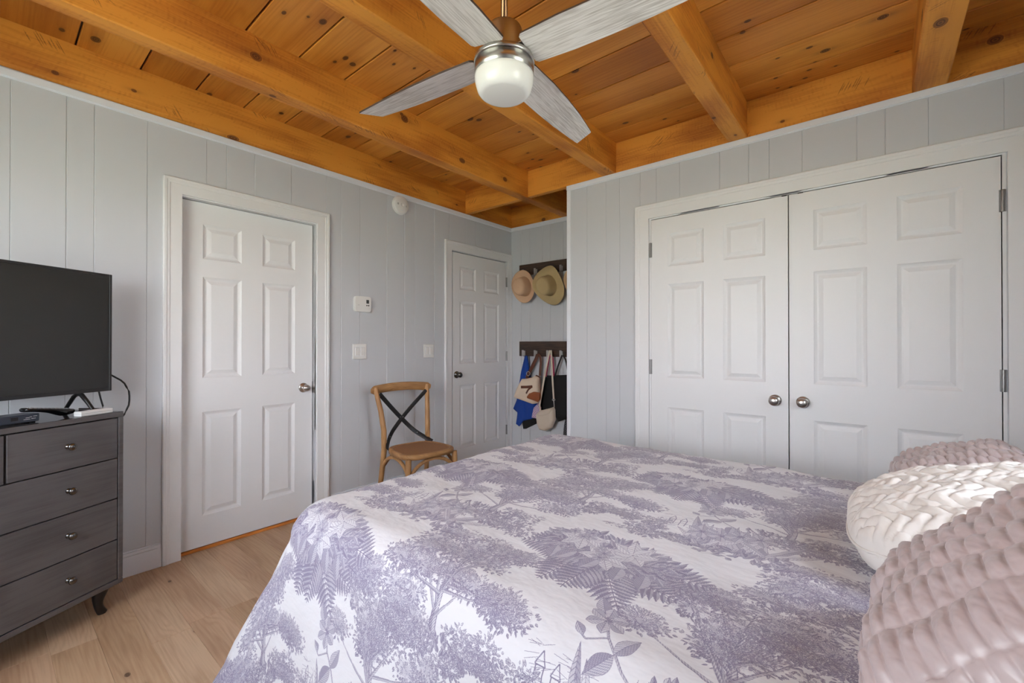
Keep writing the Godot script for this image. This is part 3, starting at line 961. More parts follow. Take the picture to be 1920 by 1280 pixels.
func pillow(called: String, label: String, m: Material, at: Vector3, tilt: float, wide: float, high: float, thick: float, kind: int, turn: float) -> void:
	var o := thing(called, label, "pillow")
	var mb := MB.new()
	mb.smooth(true)
	var n := 230
	var b := deg_to_rad(tilt)
	var t := deg_to_rad(turn)
	var ey := Vector3(cos(b), sin(b), 0)
	var ez := Vector3(-sin(b), cos(b), 0)
	var ex := Vector3(0, 0, 1)
	var ex2 := ex * cos(t) + ey * sin(t)
	var ey2 := ey * cos(t) - ex * sin(t)
	var nz := FastNoiseLite.new(); nz.seed = int(at.z * 100.0); nz.frequency = 2.6
	for side in [1.0, -1.0]:
		var P := []
		var cells: int = n if side > 0 else 60
		for i in cells + 1:
			var col := []
			for j in cells + 1:
				var u := float(i) / cells * 2.0 - 1.0
				var v := float(j) / cells * 2.0 - 1.0
				var q := pillow_point(u, v, wide, high, kind)
				var x := q.x
				var y := q.y
				var e := (1.0 - pow(absf(u), 3.0)) * (1.0 - pow(absf(v), 3.0))
				var z := thick * 0.5 * pow(maxf(e, 0.0), 0.5)
				var fade := clampf(e * 16.0, 0.0, 1.0)
				z += ((pattern_height(0, y + 0.3, x + 0.3) if kind == 0 else pattern_height(1, x + 0.3, y + 0.3)) + nz.get_noise_2d(x * 3.0, y * 3.0) * 0.014) * fade
				var w: Vector3 = at + ex2 * x + ey2 * y + ez * z * side
				w.y = maxf(w.y, BH + 0.013)      # the underside settles on the bedspread
				col.append(w)
			P.append(col)
		for i in cells:
			for j in cells:
				if side > 0: mb.quad(P[i][j], P[i + 1][j], P[i + 1][j + 1], P[i][j + 1])
				else: mb.quad(P[i][j], P[i][j + 1], P[i + 1][j + 1], P[i + 1][j])
	part("cover", mb, m, o)
	var seam := MB.new()
	var path := []
	for k in 61:
		var q := k / 60.0 * 4.0
		var s := int(q) % 4
		var f := q - floorf(q)
		var uv: Vector2 = [Vector2(-1 + 2 * f, -1), Vector2(1, -1 + 2 * f), Vector2(1 - 2 * f, 1), Vector2(-1, 1 - 2 * f)][s]
		var w := pillow_point(uv.x, uv.y, wide, high, kind)
		var edge := at + ex2 * w.x + ey2 * w.y
		edge.y = maxf(edge.y, BH + 0.018)
		path.append(edge)
	seam.tube(path, [0.004], 6)
	part("seam", seam, m, o)

# ------------------------------------------------------------------ ceiling fan
func build_fan() -> void:
	var f := thing("ceiling_fan", "brushed nickel ceiling fan with four grey wood blades and opal light", "ceiling fan", Vector3(-0.925, CAM_Y, -1.077))
	var a := MB.new()
	a.lathe([Vector2(0.0, 0.99), Vector2(0.011, 0.99), Vector2(0.011, 1.46)], 16)
	part("downrod", a, M.bronze, f)
	a = MB.new()
	a.lathe([Vector2(0.0, 1.39), Vector2(0.03, 1.39), Vector2(0.062, 1.42), Vector2(0.066, 1.4625), Vector2(0, 1.4625)], 32)
	part("canopy", a, M.nickel, f)
	a = MB.new()
	a.lathe([Vector2(0.022, 1.022), Vector2(0.020, 1.045), Vector2(0.013, 1.055), Vector2(0.011, 1.055)], 20)
	part("collar", a, M.bronze, f)
	a = MB.new()
	a.lathe([Vector2(0.058, 0.92), Vector2(0.058, 1.018), Vector2(0.056, 1.0235), Vector2(0.052, 1.026), Vector2(0.02, 1.028), Vector2(0, 1.028)], 40)
	part("motor_housing", a, M.nickel, f)
	a = MB.new()
	a.lathe([Vector2(0.092, 0.9065), Vector2(0.0985, 0.9065), Vector2(0.0985, 0.913), Vector2(0.0965, 0.921), Vector2(0.090, 0.925), Vector2(0.052, 0.926)], 48)
	part("blade_hub", a, M.nickel, f)
	a = MB.new()
	a.lathe([Vector2(0.0, 0.868), Vector2(0.0965, 0.868), Vector2(0.0965, 0.903), Vector2(0.088, 0.904), Vector2(0.0, 0.904)], 48)
	part("light_ring", a, M.nickel, f)
	a = MB.new()
	a.lathe([Vector2(0.0, 0.806), Vector2(0.066, 0.8062), Vector2(0.074, 0.808), Vector2(0.081, 0.8135), Vector2(0.087, 0.822), Vector2(0.093, 0.842), Vector2(0.0955, 0.858), Vector2(0.0955, 0.869), Vector2(0.0, 0.869)], 48)
	part("light_shade", a, M.opal, f)
	# blades: outline in local x (outwards) and z, pitched
	var prof := [[0.088, 0.052, -0.052], [0.097, 0.061, -0.061], [0.22, 0.067, -0.067], [0.34, 0.066, -0.066], [0.46, 0.060, -0.061], [0.56, 0.051, -0.053], [0.628, 0.043, -0.045], [0.637, 0.039, -0.042]]
	for k in 4:
		var th := deg_to_rad(7.0 + 90.0 * k)
		var lo := MB.new()
		var ed := MB.new()
		var t := 0.0065
		for i in prof.size() - 1:
			var p: Array = prof[i]; var q: Array = prof[i + 1]
			var sl := 0.030 if i == prof.size() - 2 else 0.0
			var A := Vector3(p[0], 0, p[1]); var B := Vector3(p[0], 0, p[2])
			var C := Vector3(q[0] + sl, 0, q[2]); var D := Vector3(q[0] - sl * 0.2, 0, q[1])
			if i == prof.size() - 2: B.x += 0.022
			if i == prof.size() - 3: C.x += 0.022
			var up := Vector3(0, t, 0)
			lo.quad(B, C, D, A)
			ed.quad(A + up, D + up, C + up, B + up)
			ed.quad(A, D, D + up, A + up)
			ed.quad(C, B, B + up, C + up)
			if i == 0: ed.quad(B, A, A + up, B + up)
			if i == prof.size() - 2: ed.quad(D, C, C + up, D + up)
		lo.uv_off = Vector2(k * 0.2, k * 0.06)
		var bl := part("blade", lo, M.blade, f, Vector3(0, 0.926, 0), Vector3(deg_to_rad(-9.0), th, 0))
		bl.rotation = Vector3.ZERO
		bl.basis = Basis(Vector3.UP, th) * Basis(Vector3.RIGHT, deg_to_rad(-9.0))
		part("blade_edge", ed, M.blade_edge, bl)
		var irn := MB.new()
		irn.box(Vector3(0.05, 0.0066, -0.03), Vector3(0.125, 0.011, 0.03), 0.002)
		part("blade_iron", irn, M.nickel, bl)

# ------------------------------------------------------------------ dresser and what stands on it
func build_dresser() -> void:
	var turn := acos(-0.4836)
	var at := Vector3(-2.6793 + 0.02 * -0.4836, 0, -0.3986 + 0.02 * -0.8753)   # front right corner
	var W := 0.83; var D := 0.33; var y0 := 0.112; var y1 := 0.90
	var d := thing("dresser", "dark grey wood dresser with round knobs and curved legs below the television", "dresser", at, turn)
	# local: x from -W to 0, front at z = 0
	var t := 0.022
	var body := MB.new()
	body.box(Vector3(-W, y1 - t, -D), Vector3(0, y1, 0.0), 0.002)
	body.box(Vector3(-W, y0, -D), Vector3(0, y0 + t, 0.0), 0.002)
	body.box(Vector3(-W, y0 + t, -D), Vector3(-W + t, y1 - t, 0.0), 0.002)
	body.box(Vector3(-t, y0 + t, -D), Vector3(0, y1 - t, 0.0), 0.002)
	part("case", body, M.dresser, d)
	part("top", piece(Vector3(-W + 0.001, y1 - 0.001, -D + 0.001), Vector3(-0.001, y1 + 0.0006, -0.001), 0.0005), M.dresser_top, d)
	part("back_panel", piece(Vector3(-W + t, y0 + t, -D + 0.002), Vector3(-t, y1 - t, -D + 0.012)), M.gap, d)
	part("inner_rail", piece(Vector3(-W + t, y0 + t, -0.1), Vector3(-t, y1 - t, -0.03)), M.gap, d)
	var gy := [y0 + t + 0.002, 0.318, 0.506, 0.690, y1 - t - 0.003]
	for i in 4:
		var cells := [[-W + t + 0.003, -t - 0.003]]
		if i == 3: cells = [[-W + t + 0.003, -W * 0.5 - 0.004], [-W * 0.5 + 0.004, -t - 0.003]]
		for c in cells:
			var dr := part("drawer", piece(Vector3(c[0], gy[i] + 0.0024, -0.03), Vector3(c[1], gy[i + 1] - 0.0024, -0.001), 0.0015, 0, Vector2(i * 0.3, c[0])), M.dresser, d)
			var ks := [c[0] + 0.19, c[1] - 0.19]
			if i == 3: ks = [(c[0] + c[1]) / 2]
			for kx in ks:
				var kb := MB.new()
				kb.lathe([Vector2(0.0, 0), Vector2(0.011, 0), Vector2(0.009, 0.003), Vector2(0.0055, 0.006), Vector2(0.0055, 0.014), Vector2(0.013, 0.019), Vector2(0.0155, 0.024), Vector2(0.013, 0.029), Vector2(0.006, 0.0315), Vector2(0, 0.032)], 20)
				part("knob", kb, M.dark_nickel, dr, Vector3(kx, (gy[i] + gy[i + 1]) / 2 + 0.004, -0.001), Vector3(PI / 2, 0, 0))
	for sx in [0, 1]:
		for sz in [0, 1]:
			var lx := -0.075 if sx == 1 else -W + 0.075
			var out := 1.0 if sx == 1 else -1.0
			var lg := MB.new()
			var zz := -0.035 if sz == 1 else -D + 0.035
			var pts := []
			for k in 9:
				var f := k / 8.0
				var bend := sin(f * PI * 0.75) * 0.018
				pts.append(Vector3(lx + out * (-bend + 0.02 * pow(f, 2.0) + 0.008), lerpf(y0 + 0.002, 0.0, f), zz))
			lg.tube(pts, [0.030, 0.029, 0.026, 0.022, 0.019, 0.017, 0.0165, 0.017, 0.018], 12, 0.85, Vector3(1, 0, 0))
			part("leg", lg, M.dresser_leg, d)
	# television
	var tv := thing("television", "black flat-screen television standing on the dark dresser", "television", at, turn)
	var tx1 := 0.045; var tx0 := tx1 - 0.965; var ty0 := 0.990; var ty1 := 1.546; var tz := -0.135
	part("shell", piece(Vector3(tx0, ty0, tz - 0.035), Vector3(tx1, ty1, tz), 0.003), M.black_plastic, tv)
	var bz := MB.new()
	var fw := 0.011
	for q in [[tx0, tx0 + fw, ty0, ty1], [tx1 - fw, tx1, ty0, ty1], [tx0 + fw, tx1 - fw, ty1 - fw, ty1], [tx0 + fw, tx1 - fw, ty0, ty0 + 0.017]]:
		bz.box(Vector3(q[0], q[2], tz), Vector3(q[1], q[3], tz + 0.006), 0.0015)
	part("bezel", bz, M.bezel, tv)
	part("screen", piece(Vector3(tx0 + fw, ty0 + 0.017, tz), Vector3(tx1 - fw, ty1 - fw, tz + 0.002)), M.screen, tv)
	part("rear_box", piece(Vector3(tx0 + 0.2, ty0 + 0.03, tz - 0.075), Vector3(tx1 - 0.2, ty0 + 0.3, tz - 0.035), 0.006), M.black_plastic, tv)
	for sx in [tx1 - 0.125, tx0 + 0.125]:
		var lg := MB.new()
		var yt := y1 + 0.005
		lg.tube([Vector3(sx + 0.004, yt + 0.003, tz + 0.072), Vector3(sx + 0.002, 0.952, tz + 0.034), Vector3(sx, 0.983, tz + 0.004), Vector3(sx, 0.986, tz - 0.018), Vector3(sx - 0.002, 0.975, tz - 0.036), Vector3(sx - 0.004, yt + 0.003, tz - 0.088)], [0.0075, 0.0085, 0.0095, 0.0095, 0.0085, 0.0075], 8, 1.0, Vector3(1, 0, 0))
		part("stand_leg", lg, M.black_plastic, tv)
	# cable box with marks, remote, white router box, cords
	var cb := thing("cable_box", "dark blue-grey cable box with small white marks on the dresser top", "cable box", at, turn)
	part("body", piece(Vector3(-0.62, y1 + 0.005, -0.125), Vector3(-0.285, y1 + 0.036, -0.045), 0.003), M.box_blue, cb)
	part("infrared_window", piece(Vector3(-0.375, y1 + 0.016, -0.046), Vector3(-0.352, y1 + 0.03, -0.044), 0.0005), M.black_plastic, cb)
	for q in [[-0.330, 0.022, 0.012], [-0.318, 0.024, 0.008], [-0.306, 0.026, 0.012], [-0.336, 0.016, 0.02], [-0.312, 0.017, 0.014]]:
		part("mark", piece(Vector3(q[0], y1 + q[1], -0.046), Vector3(q[0] + q[2], y1 + q[1] + 0.0016, -0.0445)), M.white_plastic, cb)
	var rg := MB.new()
	var loop := []
	for k in 17: loop.append(Vector3(-0.452 + cos(TAU * k / 16) * 0.007, y1 + 0.02 + sin(TAU * k / 16) * 0.005, -0.0447))
	rg.tube(loop, [0.0009], 6)
	part("ring_mark", rg, M.white_plastic, cb)
	for x in [-0.60, -0.31]:
		part("foot", piece(Vector3(x, y1 + 0.0008, -0.1), Vector3(x + 0.02, y1 + 0.0052, -0.06)), M.black_plastic, cb)
	var rm := thing("remote_control", "black remote control lying tilted against the cable box", "remote control", at, turn)
	var rb := MB.new()
	rb.xf = Transform3D(Basis(Vector3.UP, deg_to_rad(12)) * Basis(Vector3(0, 0, 1), deg_to_rad(-9)), Vector3(-0.245, y1 + 0.041, -0.062))
	rb.smooth(true)
	var prev := []
	for i in 13:
		var f := i / 12.0
		var x := -0.10 + 0.2 * f
		var hw := 0.022 * pow(sin(PI * clampf(0.08 + f * 0.86, 0, 1)), 0.35)
		var th: float = 0.009 + 0.015 * exp(-pow((f - 0.78) * 4.5, 2.0))
		var ring := []
		for k in 12:
			var a := TAU * k / 12.0
			ring.append(Vector3(x, sin(a) * (0.007 if sin(a) > 0 else th) , cos(a) * hw))
		if i > 0:
			for k in 12: rb.quad(prev[k], ring[k], ring[(k + 1) % 12], prev[(k + 1) % 12])
		else:
			for k in range(1, 11): rb.tri(ring[0], ring[k], ring[k + 1])
		if i == 12:
			for k in range(1, 11): rb.tri(ring[0], ring[k + 1], ring[k])
		prev = ring
	var rbody := part("body", rb, M.glossy_black, rm)
	var bt := MB.new()
	bt.xf = rb.xf
	for i in 10:
		for k in 3:
			bt.box(Vector3(-0.085 + i * 0.0165, 0.0055, -0.014 + k * 0.0105), Vector3(-0.075 + i * 0.0165, 0.0092, -0.007 + k * 0.0105), 0.001)
	var btn := part("buttons", bt, M.grey_plastic, rbody)
	btn.set_meta("kind", "stuff")
	var wr := thing("white_box", "flat white plastic box lying on the dresser top under the television", "box", at, turn)
	part("body", piece(Vector3(-0.165, y1 + 0.0007, -0.052), Vector3(-0.036, y1 + 0.021, -0.012), 0.003), M.white_plastic, wr)
	part("lid_groove", piece(Vector3(-0.1652, y1 + 0.012, -0.0522), Vector3(-0.0358, y1 + 0.0130, -0.0118)), M.grey_plastic, wr)
	var B := Basis(Vector3.UP, turn)
	var L := func(x: float, y: float, z: float) -> Vector3: return at + B * Vector3(x, y, z)
	var c1 := thing("power_cord", "short black cord hanging from the television to the dresser top", "cord")
	var m1 := MB.new()
	m1.tube([L.call(0.006, 0.9885, -0.152), L.call(0.012, 0.955, -0.150), L.call(0.020, 0.918, -0.147), L.call(0.021, 0.9045, -0.150), L.call(0.016, 0.9045, -0.20), L.call(0.0, 0.9045, -0.26)], [0.0035], 8)
	part("cable", m1, M.black_plastic, c1)
	var c2 := thing("antenna_cable", "black cable looping from behind the television down behind the dresser", "cord")
	var m2 := MB.new()
	var pts := []
	var key := [[0.03, 1.075, -0.185], [0.075, 1.062, -0.175], [0.122, 1.025, -0.16], [0.150, 0.97, -0.16], [0.154, 0.91, -0.165], [0.138, 0.85, -0.18], [0.100, 0.80, -0.21], [0.045, 0.74, -0.25], [0.03, 0.6, -0.29], [0.03, 0.25, -0.30]]
	var cv := Curve3D.new()
	for i in key.size():
		var p: Vector3 = L.call(key[i][0], key[i][1], key[i][2])
		var tan := Vector3.ZERO
		if i > 0 and i < key.size() - 1:
			tan = (L.call(key[i + 1][0], key[i + 1][1], key[i + 1][2]) - L.call(key[i - 1][0], key[i - 1][1], key[i - 1][2])) / 6.0
		cv.add_point(p, -tan, tan)
	for i in 41: pts.append(cv.sample_baked(cv.get_baked_length() * i / 40.0))
	m2.tube(pts, [0.004], 8)
	part("cable", m2, M.black_plastic, c2)

# ------------------------------------------------------------------ chair
func build_chair() -> void:
	var c := thing("dining_chair", "bentwood cross-back chair with cane seat against the plank wall", "chair", Vector3(-2.545, 0, -2.025), PI / 2 - deg_to_rad(7))
	var seat := []
	for k in 48:      # rounded trapezoid, wider at the front (+z)
		var a := TAU * k / 48
		var ca := cos(a); var sa := sin(a)
		var x := signf(ca) * pow(absf(ca), 0.55); var z := signf(sa) * pow(absf(sa), 0.6)
		seat.append(Vector2(x * (0.205 + 0.018 * z), z * 0.20))
	var ring := MB.new()
	ring.smooth(true)
	var sec := [[1.0, 0.428], [1.0, 0.452], [0.985, 0.460], [0.90, 0.462], [0.86, 0.459], [0.86, 0.440], [1.0, 0.428]]
	for i in sec.size() - 1:
		for k in 48:
			var p: Vector2 = seat[k]; var q: Vector2 = seat[(k + 1) % 48]
			var a0: float = sec[i][0]; var a1: float = sec[i + 1][0]; var h0: float = sec[i][1]; var h1: float = sec[i + 1][1]
			ring.quad(Vector3(p.x * a0, h0, p.y * a0), Vector3(p.x * a1, h1, p.y * a1), Vector3(q.x * a1, h1, q.y * a1), Vector3(q.x * a0, h0, q.y * a0))
	part("seat_frame", ring, M.chair, c)
	var cane := MB.new()
	cane.smooth(true)
	for r in 8:
		for k in 48:
			var f0 := 0.87 * r / 8.0; var f1 := 0.87 * (r + 1) / 8.0
			var p: Vector2 = seat[k]; var q: Vector2 = seat[(k + 1) % 48]
			var h0 := 0.457 + 0.006 * (1.0 - f0 * f0); var h1 := 0.457 + 0.006 * (1.0 - f1 * f1)
			if r == 0: cane.tri(Vector3(0, h0, 0), Vector3(q.x * f1, h1, q.y * f1), Vector3(p.x * f1, h1, p.y * f1))
			else: cane.quad(Vector3(p.x * f0, h0, p.y * f0), Vector3(q.x * f0, h0, q.y * f0), Vector3(q.x * f1, h1, q.y * f1), Vector3(p.x * f1, h1, p.y * f1))
	part("cane_seat", cane, M.cane, c)
	for s in [-1.0, 1.0]:
		var post := MB.new(); post.uv_along = 1
		post.tube([Vector3(s * 0.205, 0, -0.255), Vector3(s * 0.192, 0.25, -0.215), Vector3(s * 0.184, 0.44, -0.190), Vector3(s * 0.186, 0.58, -0.192), Vector3(s * 0.198, 0.72, -0.215), Vector3(s * 0.212, 0.82, -0.240), Vector3(s * 0.219, 0.888, -0.258)], [0.016, 0.0185, 0.020, 0.0195, 0.0185, 0.0175, 0.016], 12)
		part("back_post", post, M.chair, c)
		var leg := MB.new(); leg.uv_along = 1
		leg.tube([Vector3(s * 0.205, 0, 0.195), Vector3(s * 0.195, 0.22, 0.175), Vector3(s * 0.188, 0.435, 0.160)], [0.015, 0.018, 0.020], 12)
		part("leg", leg, M.chair, c)
		var arch := MB.new()      # side brace
		arch.tube(arch_path(Vector3(s * 0.192, 0.28, -0.205), Vector3(s * 0.19, 0.28, 0.172), 0.135), [0.0125], 8)
		part("brace", arch, M.chair, c)
		var rung := MB.new(); rung.uv_along = 2
		rung.tube([Vector3(s * 0.195, 0.19, -0.222), Vector3(s * 0.196, 0.19, 0.178)], [0.009], 8)
		part("stretcher", rung, M.chair, c)
	var fr := MB.new()
	fr.tube(arch_path(Vector3(-0.188, 0.28, 0.172), Vector3(0.188, 0.28, 0.172), 0.135), [0.0125], 8)
	part("brace", fr, M.chair, c)
	var bk := MB.new()
	bk.tube(arch_path(Vector3(-0.188, 0.28, -0.205), Vector3(0.188, 0.28, -0.205), 0.135), [0.0125], 8)
	part("brace", bk, M.chair, c)
	# top rail: a curved broad bar
	var rail := MB.new()
	var pts := []; var rad := []
	for k in 21:
		var f := k / 20.0 * 2.0 - 1.0
		pts.append(Vector3(f * 0.254, 0.886 - 0.018 * f * f, -0.262 - 0.03 * (1.0 - f * f) + 0.006))
		rad.append(0.033 * (1.0 if absf(f) < 0.9 else sqrt(maxf(0.25, 1.0 - pow((absf(f) - 0.9) * 9.0, 2.0)))))
	rail.tube(pts, rad, 14, 0.42, Vector3(0, 1, 0.15))
	part("top_rail", rail, M.chair, c)
	# crossed iron straps
	for s in [-1.0, 1.0]:
		var path := []
		for k in 25:
			var f := k / 24.0
			var x: float = lerpf(-0.198, 0.178, f) * s
			if f > 0.8: x = s * (lerpf(-0.198, 0.178, f) + (f - 0.8) * 0.06)
			path.append(Vector3(x, lerpf(0.845, 0.455, pow(f, 1.0)), -0.232 - 0.034 * sin(PI * f) + (0.10 * pow(maxf(0.0, f - 0.72) / 0.28, 2.0)) - s * 0.002))
		var strap := MB.new()
		strap.tube(path, [0.0165], 8, 0.12, Vector3(s * 0.7, 0.72, 0))
		var q := part("cross_strap", strap, M.black_iron, c)
		for f in [0.5, 0.84]:
			var rv := MB.new()
			var p: Vector3 = path[int(f * 24)]
			rv.lathe([Vector2(0.0035, 0), Vector2(0.003, 0.0025), Vector2(0, 0.0035)], 10)
			part("rivet", rv, M.nickel, q, p + Vector3(0, 0, 0.0015), Vector3(PI / 2, 0, 0))

func arch_path(a: Vector3, b: Vector3, rise: float) -> Array:
	var out := []
	for k in 17:
		var f := k / 16.0
		var s := sin(PI * f)
		out.append(a.lerp(b, f * 0.72 + 0.14 - 0.14 * cos(PI * f)) + Vector3(0, rise * pow(s, 0.6), 0))
	return out

# ------------------------------------------------------------------ fittings on the plank wall (local +z towards the room, local +x towards the alcove)
func build_fittings() -> void:
	var s := thing("smoke_detector", "round white smoke detector high on the plank wall", "smoke detector", Vector3(XA, 2.352, -2.182), PI / 2)
	var a := MB.new()
	a.lathe([Vector2(0, 0), Vector2(0.076, 0), Vector2(0.076, 0.012), Vector2(0.073, 0.014), Vector2(0.073, 0.017), Vector2(0.070, 0.030), Vector2(0.064, 0.034), Vector2(0.0, 0.035)], 48)
	part("body", a, M.white_plastic, s, Vector3.ZERO, Vector3(PI / 2, 0, 0))
	a = MB.new()
	a.lathe([Vector2(0.019, 0.034), Vector2(0.018, 0.037), Vector2(0.016, 0.0375), Vector2(0.015, 0.0355), Vector2(0, 0.0355)], 32)
	part("test_button", a, M.white_plastic, s, Vector3.ZERO, Vector3(PI / 2, 0, 0))
	a = MB.new()
	for i in 3: a.box(Vector3(-0.046 + i * 0.005, -0.006, 0.0345), Vector3(-0.043 + i * 0.005, 0.010, 0.0358), 0.0)
	part("speaker_grille", a, M.grey_plastic, s)
	a = MB.new()
	a.box(Vector3(-0.022, -0.048, 0.0343), Vector3(0.006, -0.044, 0.0362), 0.001)
	part("vent", a, M.trim, s)
	a = MB.new()
	a.box(Vector3(0.038, -0.012, 0.0343), Vector3(0.043, 0.004, 0.0362), 0.001)
	part("indicator", a, M.grey_plastic, s)
	# thermostat
	var t := thing("thermostat", "white wall thermostat with small dark display above the double switch", "thermostat", Vector3(XA, 1.515, -1.836), PI / 2)
	var body := MB.new()
	var outline := PackedVector2Array()
	for k in 40:
		var q := TAU * k / 40
		outline.append(Vector2(signf(cos(q)) * pow(absf(cos(q)), 0.28) * 0.069, signf(sin(q)) * pow(absf(sin(q)), 0.28) * 0.059))
	body.plate(outline, 0.0, 0.020)
	var face := PackedVector2Array()
	for p in outline: face.append(p * 0.955)
	body.plate(face, 0.020, 0.0235)
	part("body", body, M.white_plastic, t)
	part("display", piece(Vector3(0.026, 0.006, 0.0232), Vector3(0.049, 0.034, 0.0242), 0.0004), M.display, t)
	for x in [0.031, 0.046]:
		var b := MB.new()
		b.lathe([Vector2(0.0055, 0), Vector2(0.0045, 0.0022), Vector2(0, 0.0028)], 14)
		part("button", b, M.display, t, Vector3(x, -0.009, 0.0232), Vector3(PI / 2, 0, 0))
	part("mark", piece(Vector3(-0.045, -0.0105, 0.0232), Vector3(-0.029, -0.0088, 0.0239)), M.grey_plastic, t)
	# switches
	for q in [["double white rocker switch plate under the thermostat", -1.818, 1.155], ["double white rocker switch plate above the cross-back chair", -2.487, 1.151]]:
		var p := thing("light_switch", q[0], "light switch", Vector3(XA, q[2], q[1]), PI / 2)
		part("plate", piece(Vector3(-0.058, -0.058, 0.0), Vector3(0.058, 0.058, 0.0062), 0.003), M.white_plastic, p)
		for x in [-0.023, 0.023]:
			part("rocker_frame", piece(Vector3(x - 0.0168, -0.034, 0.005), Vector3(x + 0.0168, 0.034, 0.0072), 0.0008), M.trim, p)
			var rk := MB.new()
			rk.xf = Transform3D(Basis(Vector3.RIGHT, deg_to_rad(4.0 if q[1] > -2 else -4.0)), Vector3(x, 0, 0.0078))
			rk.box(Vector3(-0.0145, -0.0315, -0.004), Vector3(0.0145, 0.0315, 0.0028), 0.0012)
			part("rocker", rk, M.white_plastic, p)

# ------------------------------------------------------------------ coat racks, hats and bags in the alcove
func zp(x: float, y: float, off: float) -> Vector3:      # lower rack
	return pix(950.0 + x / 6.733, 630.0 + y / 6.733, 2, ZB + off)

func rack(label: String, y0: float, y1: float) -> Node3D:
	var o := thing("coat_rack", label, "coat rack", Vector3.ZERO, 0.0, "coat racks in the alcove")
	part("rail", piece(Vector3(-2.882, y0, ZB + 0.001), Vector3(-1.93, y1, ZB + 0.02), 0.002), M.rack, o)
	for k in 6:
		var x := -2.812 + k * 0.1555
		var yc := lerpf(y0, y1, 0.18)
		var h := MB.new()
		h.box(Vector3(x - 0.011, yc - 0.028, ZB + 0.02), Vector3(x + 0.011, yc + 0.03, ZB + 0.024), 0.001)
		h.box(Vector3(x - 0.011, yc - 0.028, ZB + 0.024), Vector3(x + 0.011, yc - 0.023, ZB + 0.05), 0.001)
		h.box(Vector3(x - 0.012, yc - 0.028, ZB + 0.048), Vector3(x + 0.012, yc + 0.036, ZB + 0.053), 0.0012)
		part("hook", h, M.nickel, o)
	return o

# soft flat thing: outline (from the photograph, on the wall plane) swollen towards the room
func puffy(poly: Array, off: float, thick: float, wave := 0.0) -> MB:
	var pts := []
	var c := Vector3.ZERO
	var fine := []
	for i in poly.size():      # rounder outline
		var a: Array = poly[i]; var b: Array = poly[(i + 1) % poly.size()]
		for f in [0.0, 0.25, 0.5, 0.75]: fine.append([lerpf(a[0], b[0], f), lerpf(a[1], b[1], f)])
	for q in fine:
		var w := zp(q[0], q[1], off)
		pts.append(w); c += w
	c /= pts.size()
	var mb := MB.new()
	mb.smooth(true)
	var rings := [[1.0, 0.0], [0.985, 0.35], [0.94, 0.62], [0.85, 0.8], [0.7, 0.92], [0.45, 0.99], [0.2, 1.0]]
	var R := []
	for r in rings:
		var ring := []
		for i in pts.size():
			var w: Vector3 = c + (pts[i] - c) * float(r[0])
			w.z = ZB + off + thick * float(r[1]) + wave * sin(w.x * 95.0 + w.y * 8.0) * float(r[1])
			ring.append(w)
		R.append(ring)
	var n := pts.size()
	for k in R.size() - 1:
		for i in n: mb.quad(R[k][(i + 1) % n], R[k][i], R[k + 1][i], R[k + 1][(i + 1) % n])
	var mid := c; mid.z = ZB + off + thick
	for i in n: mb.tri(R[-1][(i + 1) % n], R[-1][i], mid)
	mb.smooth(false)
	var back := c; back.z = ZB + off
	for i in n: mb.tri(R[0][i], R[0][(i + 1) % n], back)
	return mb

func band(path: Array, off: float, wide: float, flat := 0.25, side := Vector3(1, 0.15, 0)) -> MB:      # strap through photograph points
	var pts := []
	for q in path: pts.append(zp(q[0], q[1], off + (q[2] if q.size() > 2 else 0.0)))
	var mb := MB.new()
	mb.tube(pts, [wide], 8, flat, side)
	return mb

func hat(called: String, label: String, m: Material, at: Vector3, basis: Basis, crown_r: float, crown_h: float, brim: float, fold: float, curl: float) -> void:
	var o := thing(called, label, "hat", at)
	o.basis = basis
	var mb := MB.new()
	mb.smooth(true)
	var seg := 56
	var R := []
	var prof := [[0.001, crown_h * 0.97], [0.35, crown_h], [0.7, crown_h * 0.985], [0.9, crown_h * 0.9], [0.98, crown_h * 0.7], [1.03, crown_h * 0.3], [1.08, 0.004]]
	for p in prof:
		var ring := []
		for k in seg:
			var a := TAU * k / seg
			ring.append(Vector3(cos(a) * crown_r * p[0] * 0.9, sin(a) * crown_r * p[0] * 1.08, p[1]))
		R.append(ring)
	for j in range(1, 11):
		var f := j / 10.0
		var ring := []
		for k in seg:
			var a := TAU * k / seg
			var rr: float = lerpf(crown_r * 1.08, brim, f)
			var lift := curl * f * f + fold * f * f * cos(2.0 * a + 0.5) + fold * 0.5 * f * sin(3.0 * a)
			ring.append(Vector3(cos(a) * rr * 0.92, sin(a) * rr * 1.08, 0.004 + lift))
		R.append(ring)
	for j in R.size() - 1:
		for k in seg: mb.quad(R[j][k], R[j + 1][k], R[j + 1][(k + 1) % seg], R[j][(k + 1) % seg])
	var last: Array = R[-1]
	for j in range(R.size() - 1, 0, -1):      # underside
		for k in seg:
			var d := Vector3(0, 0, -0.003)
			mb.quad(R[j][k] + d, R[j - 1][k] + d, R[j - 1][(k + 1) % seg] + d, R[j][(k + 1) % seg] + d)
	for k in seg: mb.quad(last[k], last[k] + Vector3(0, 0, -0.003), last[(k + 1) % seg] + Vector3(0, 0, -0.003), last[(k + 1) % seg])
	part("straw", mb, m, o)
	var bandm := MB.new()
	bandm.smooth(true)
	for k in seg:
		var a := TAU * k / seg; var b := TAU * (k + 1) / seg
		var q := []
		for e in [[a, 1.095, 0.006], [b, 1.095, 0.006], [b, 1.055, crown_h * 0.28], [a, 1.055, crown_h * 0.28]]:
			q.append(Vector3(cos(e[0]) * crown_r * e[1] * 0.9, sin(e[0]) * crown_r * e[1] * 1.08, e[2]))
		bandm.quad(q[0], q[1], q[2], q[3])
	part("hat_band", bandm, m, o)

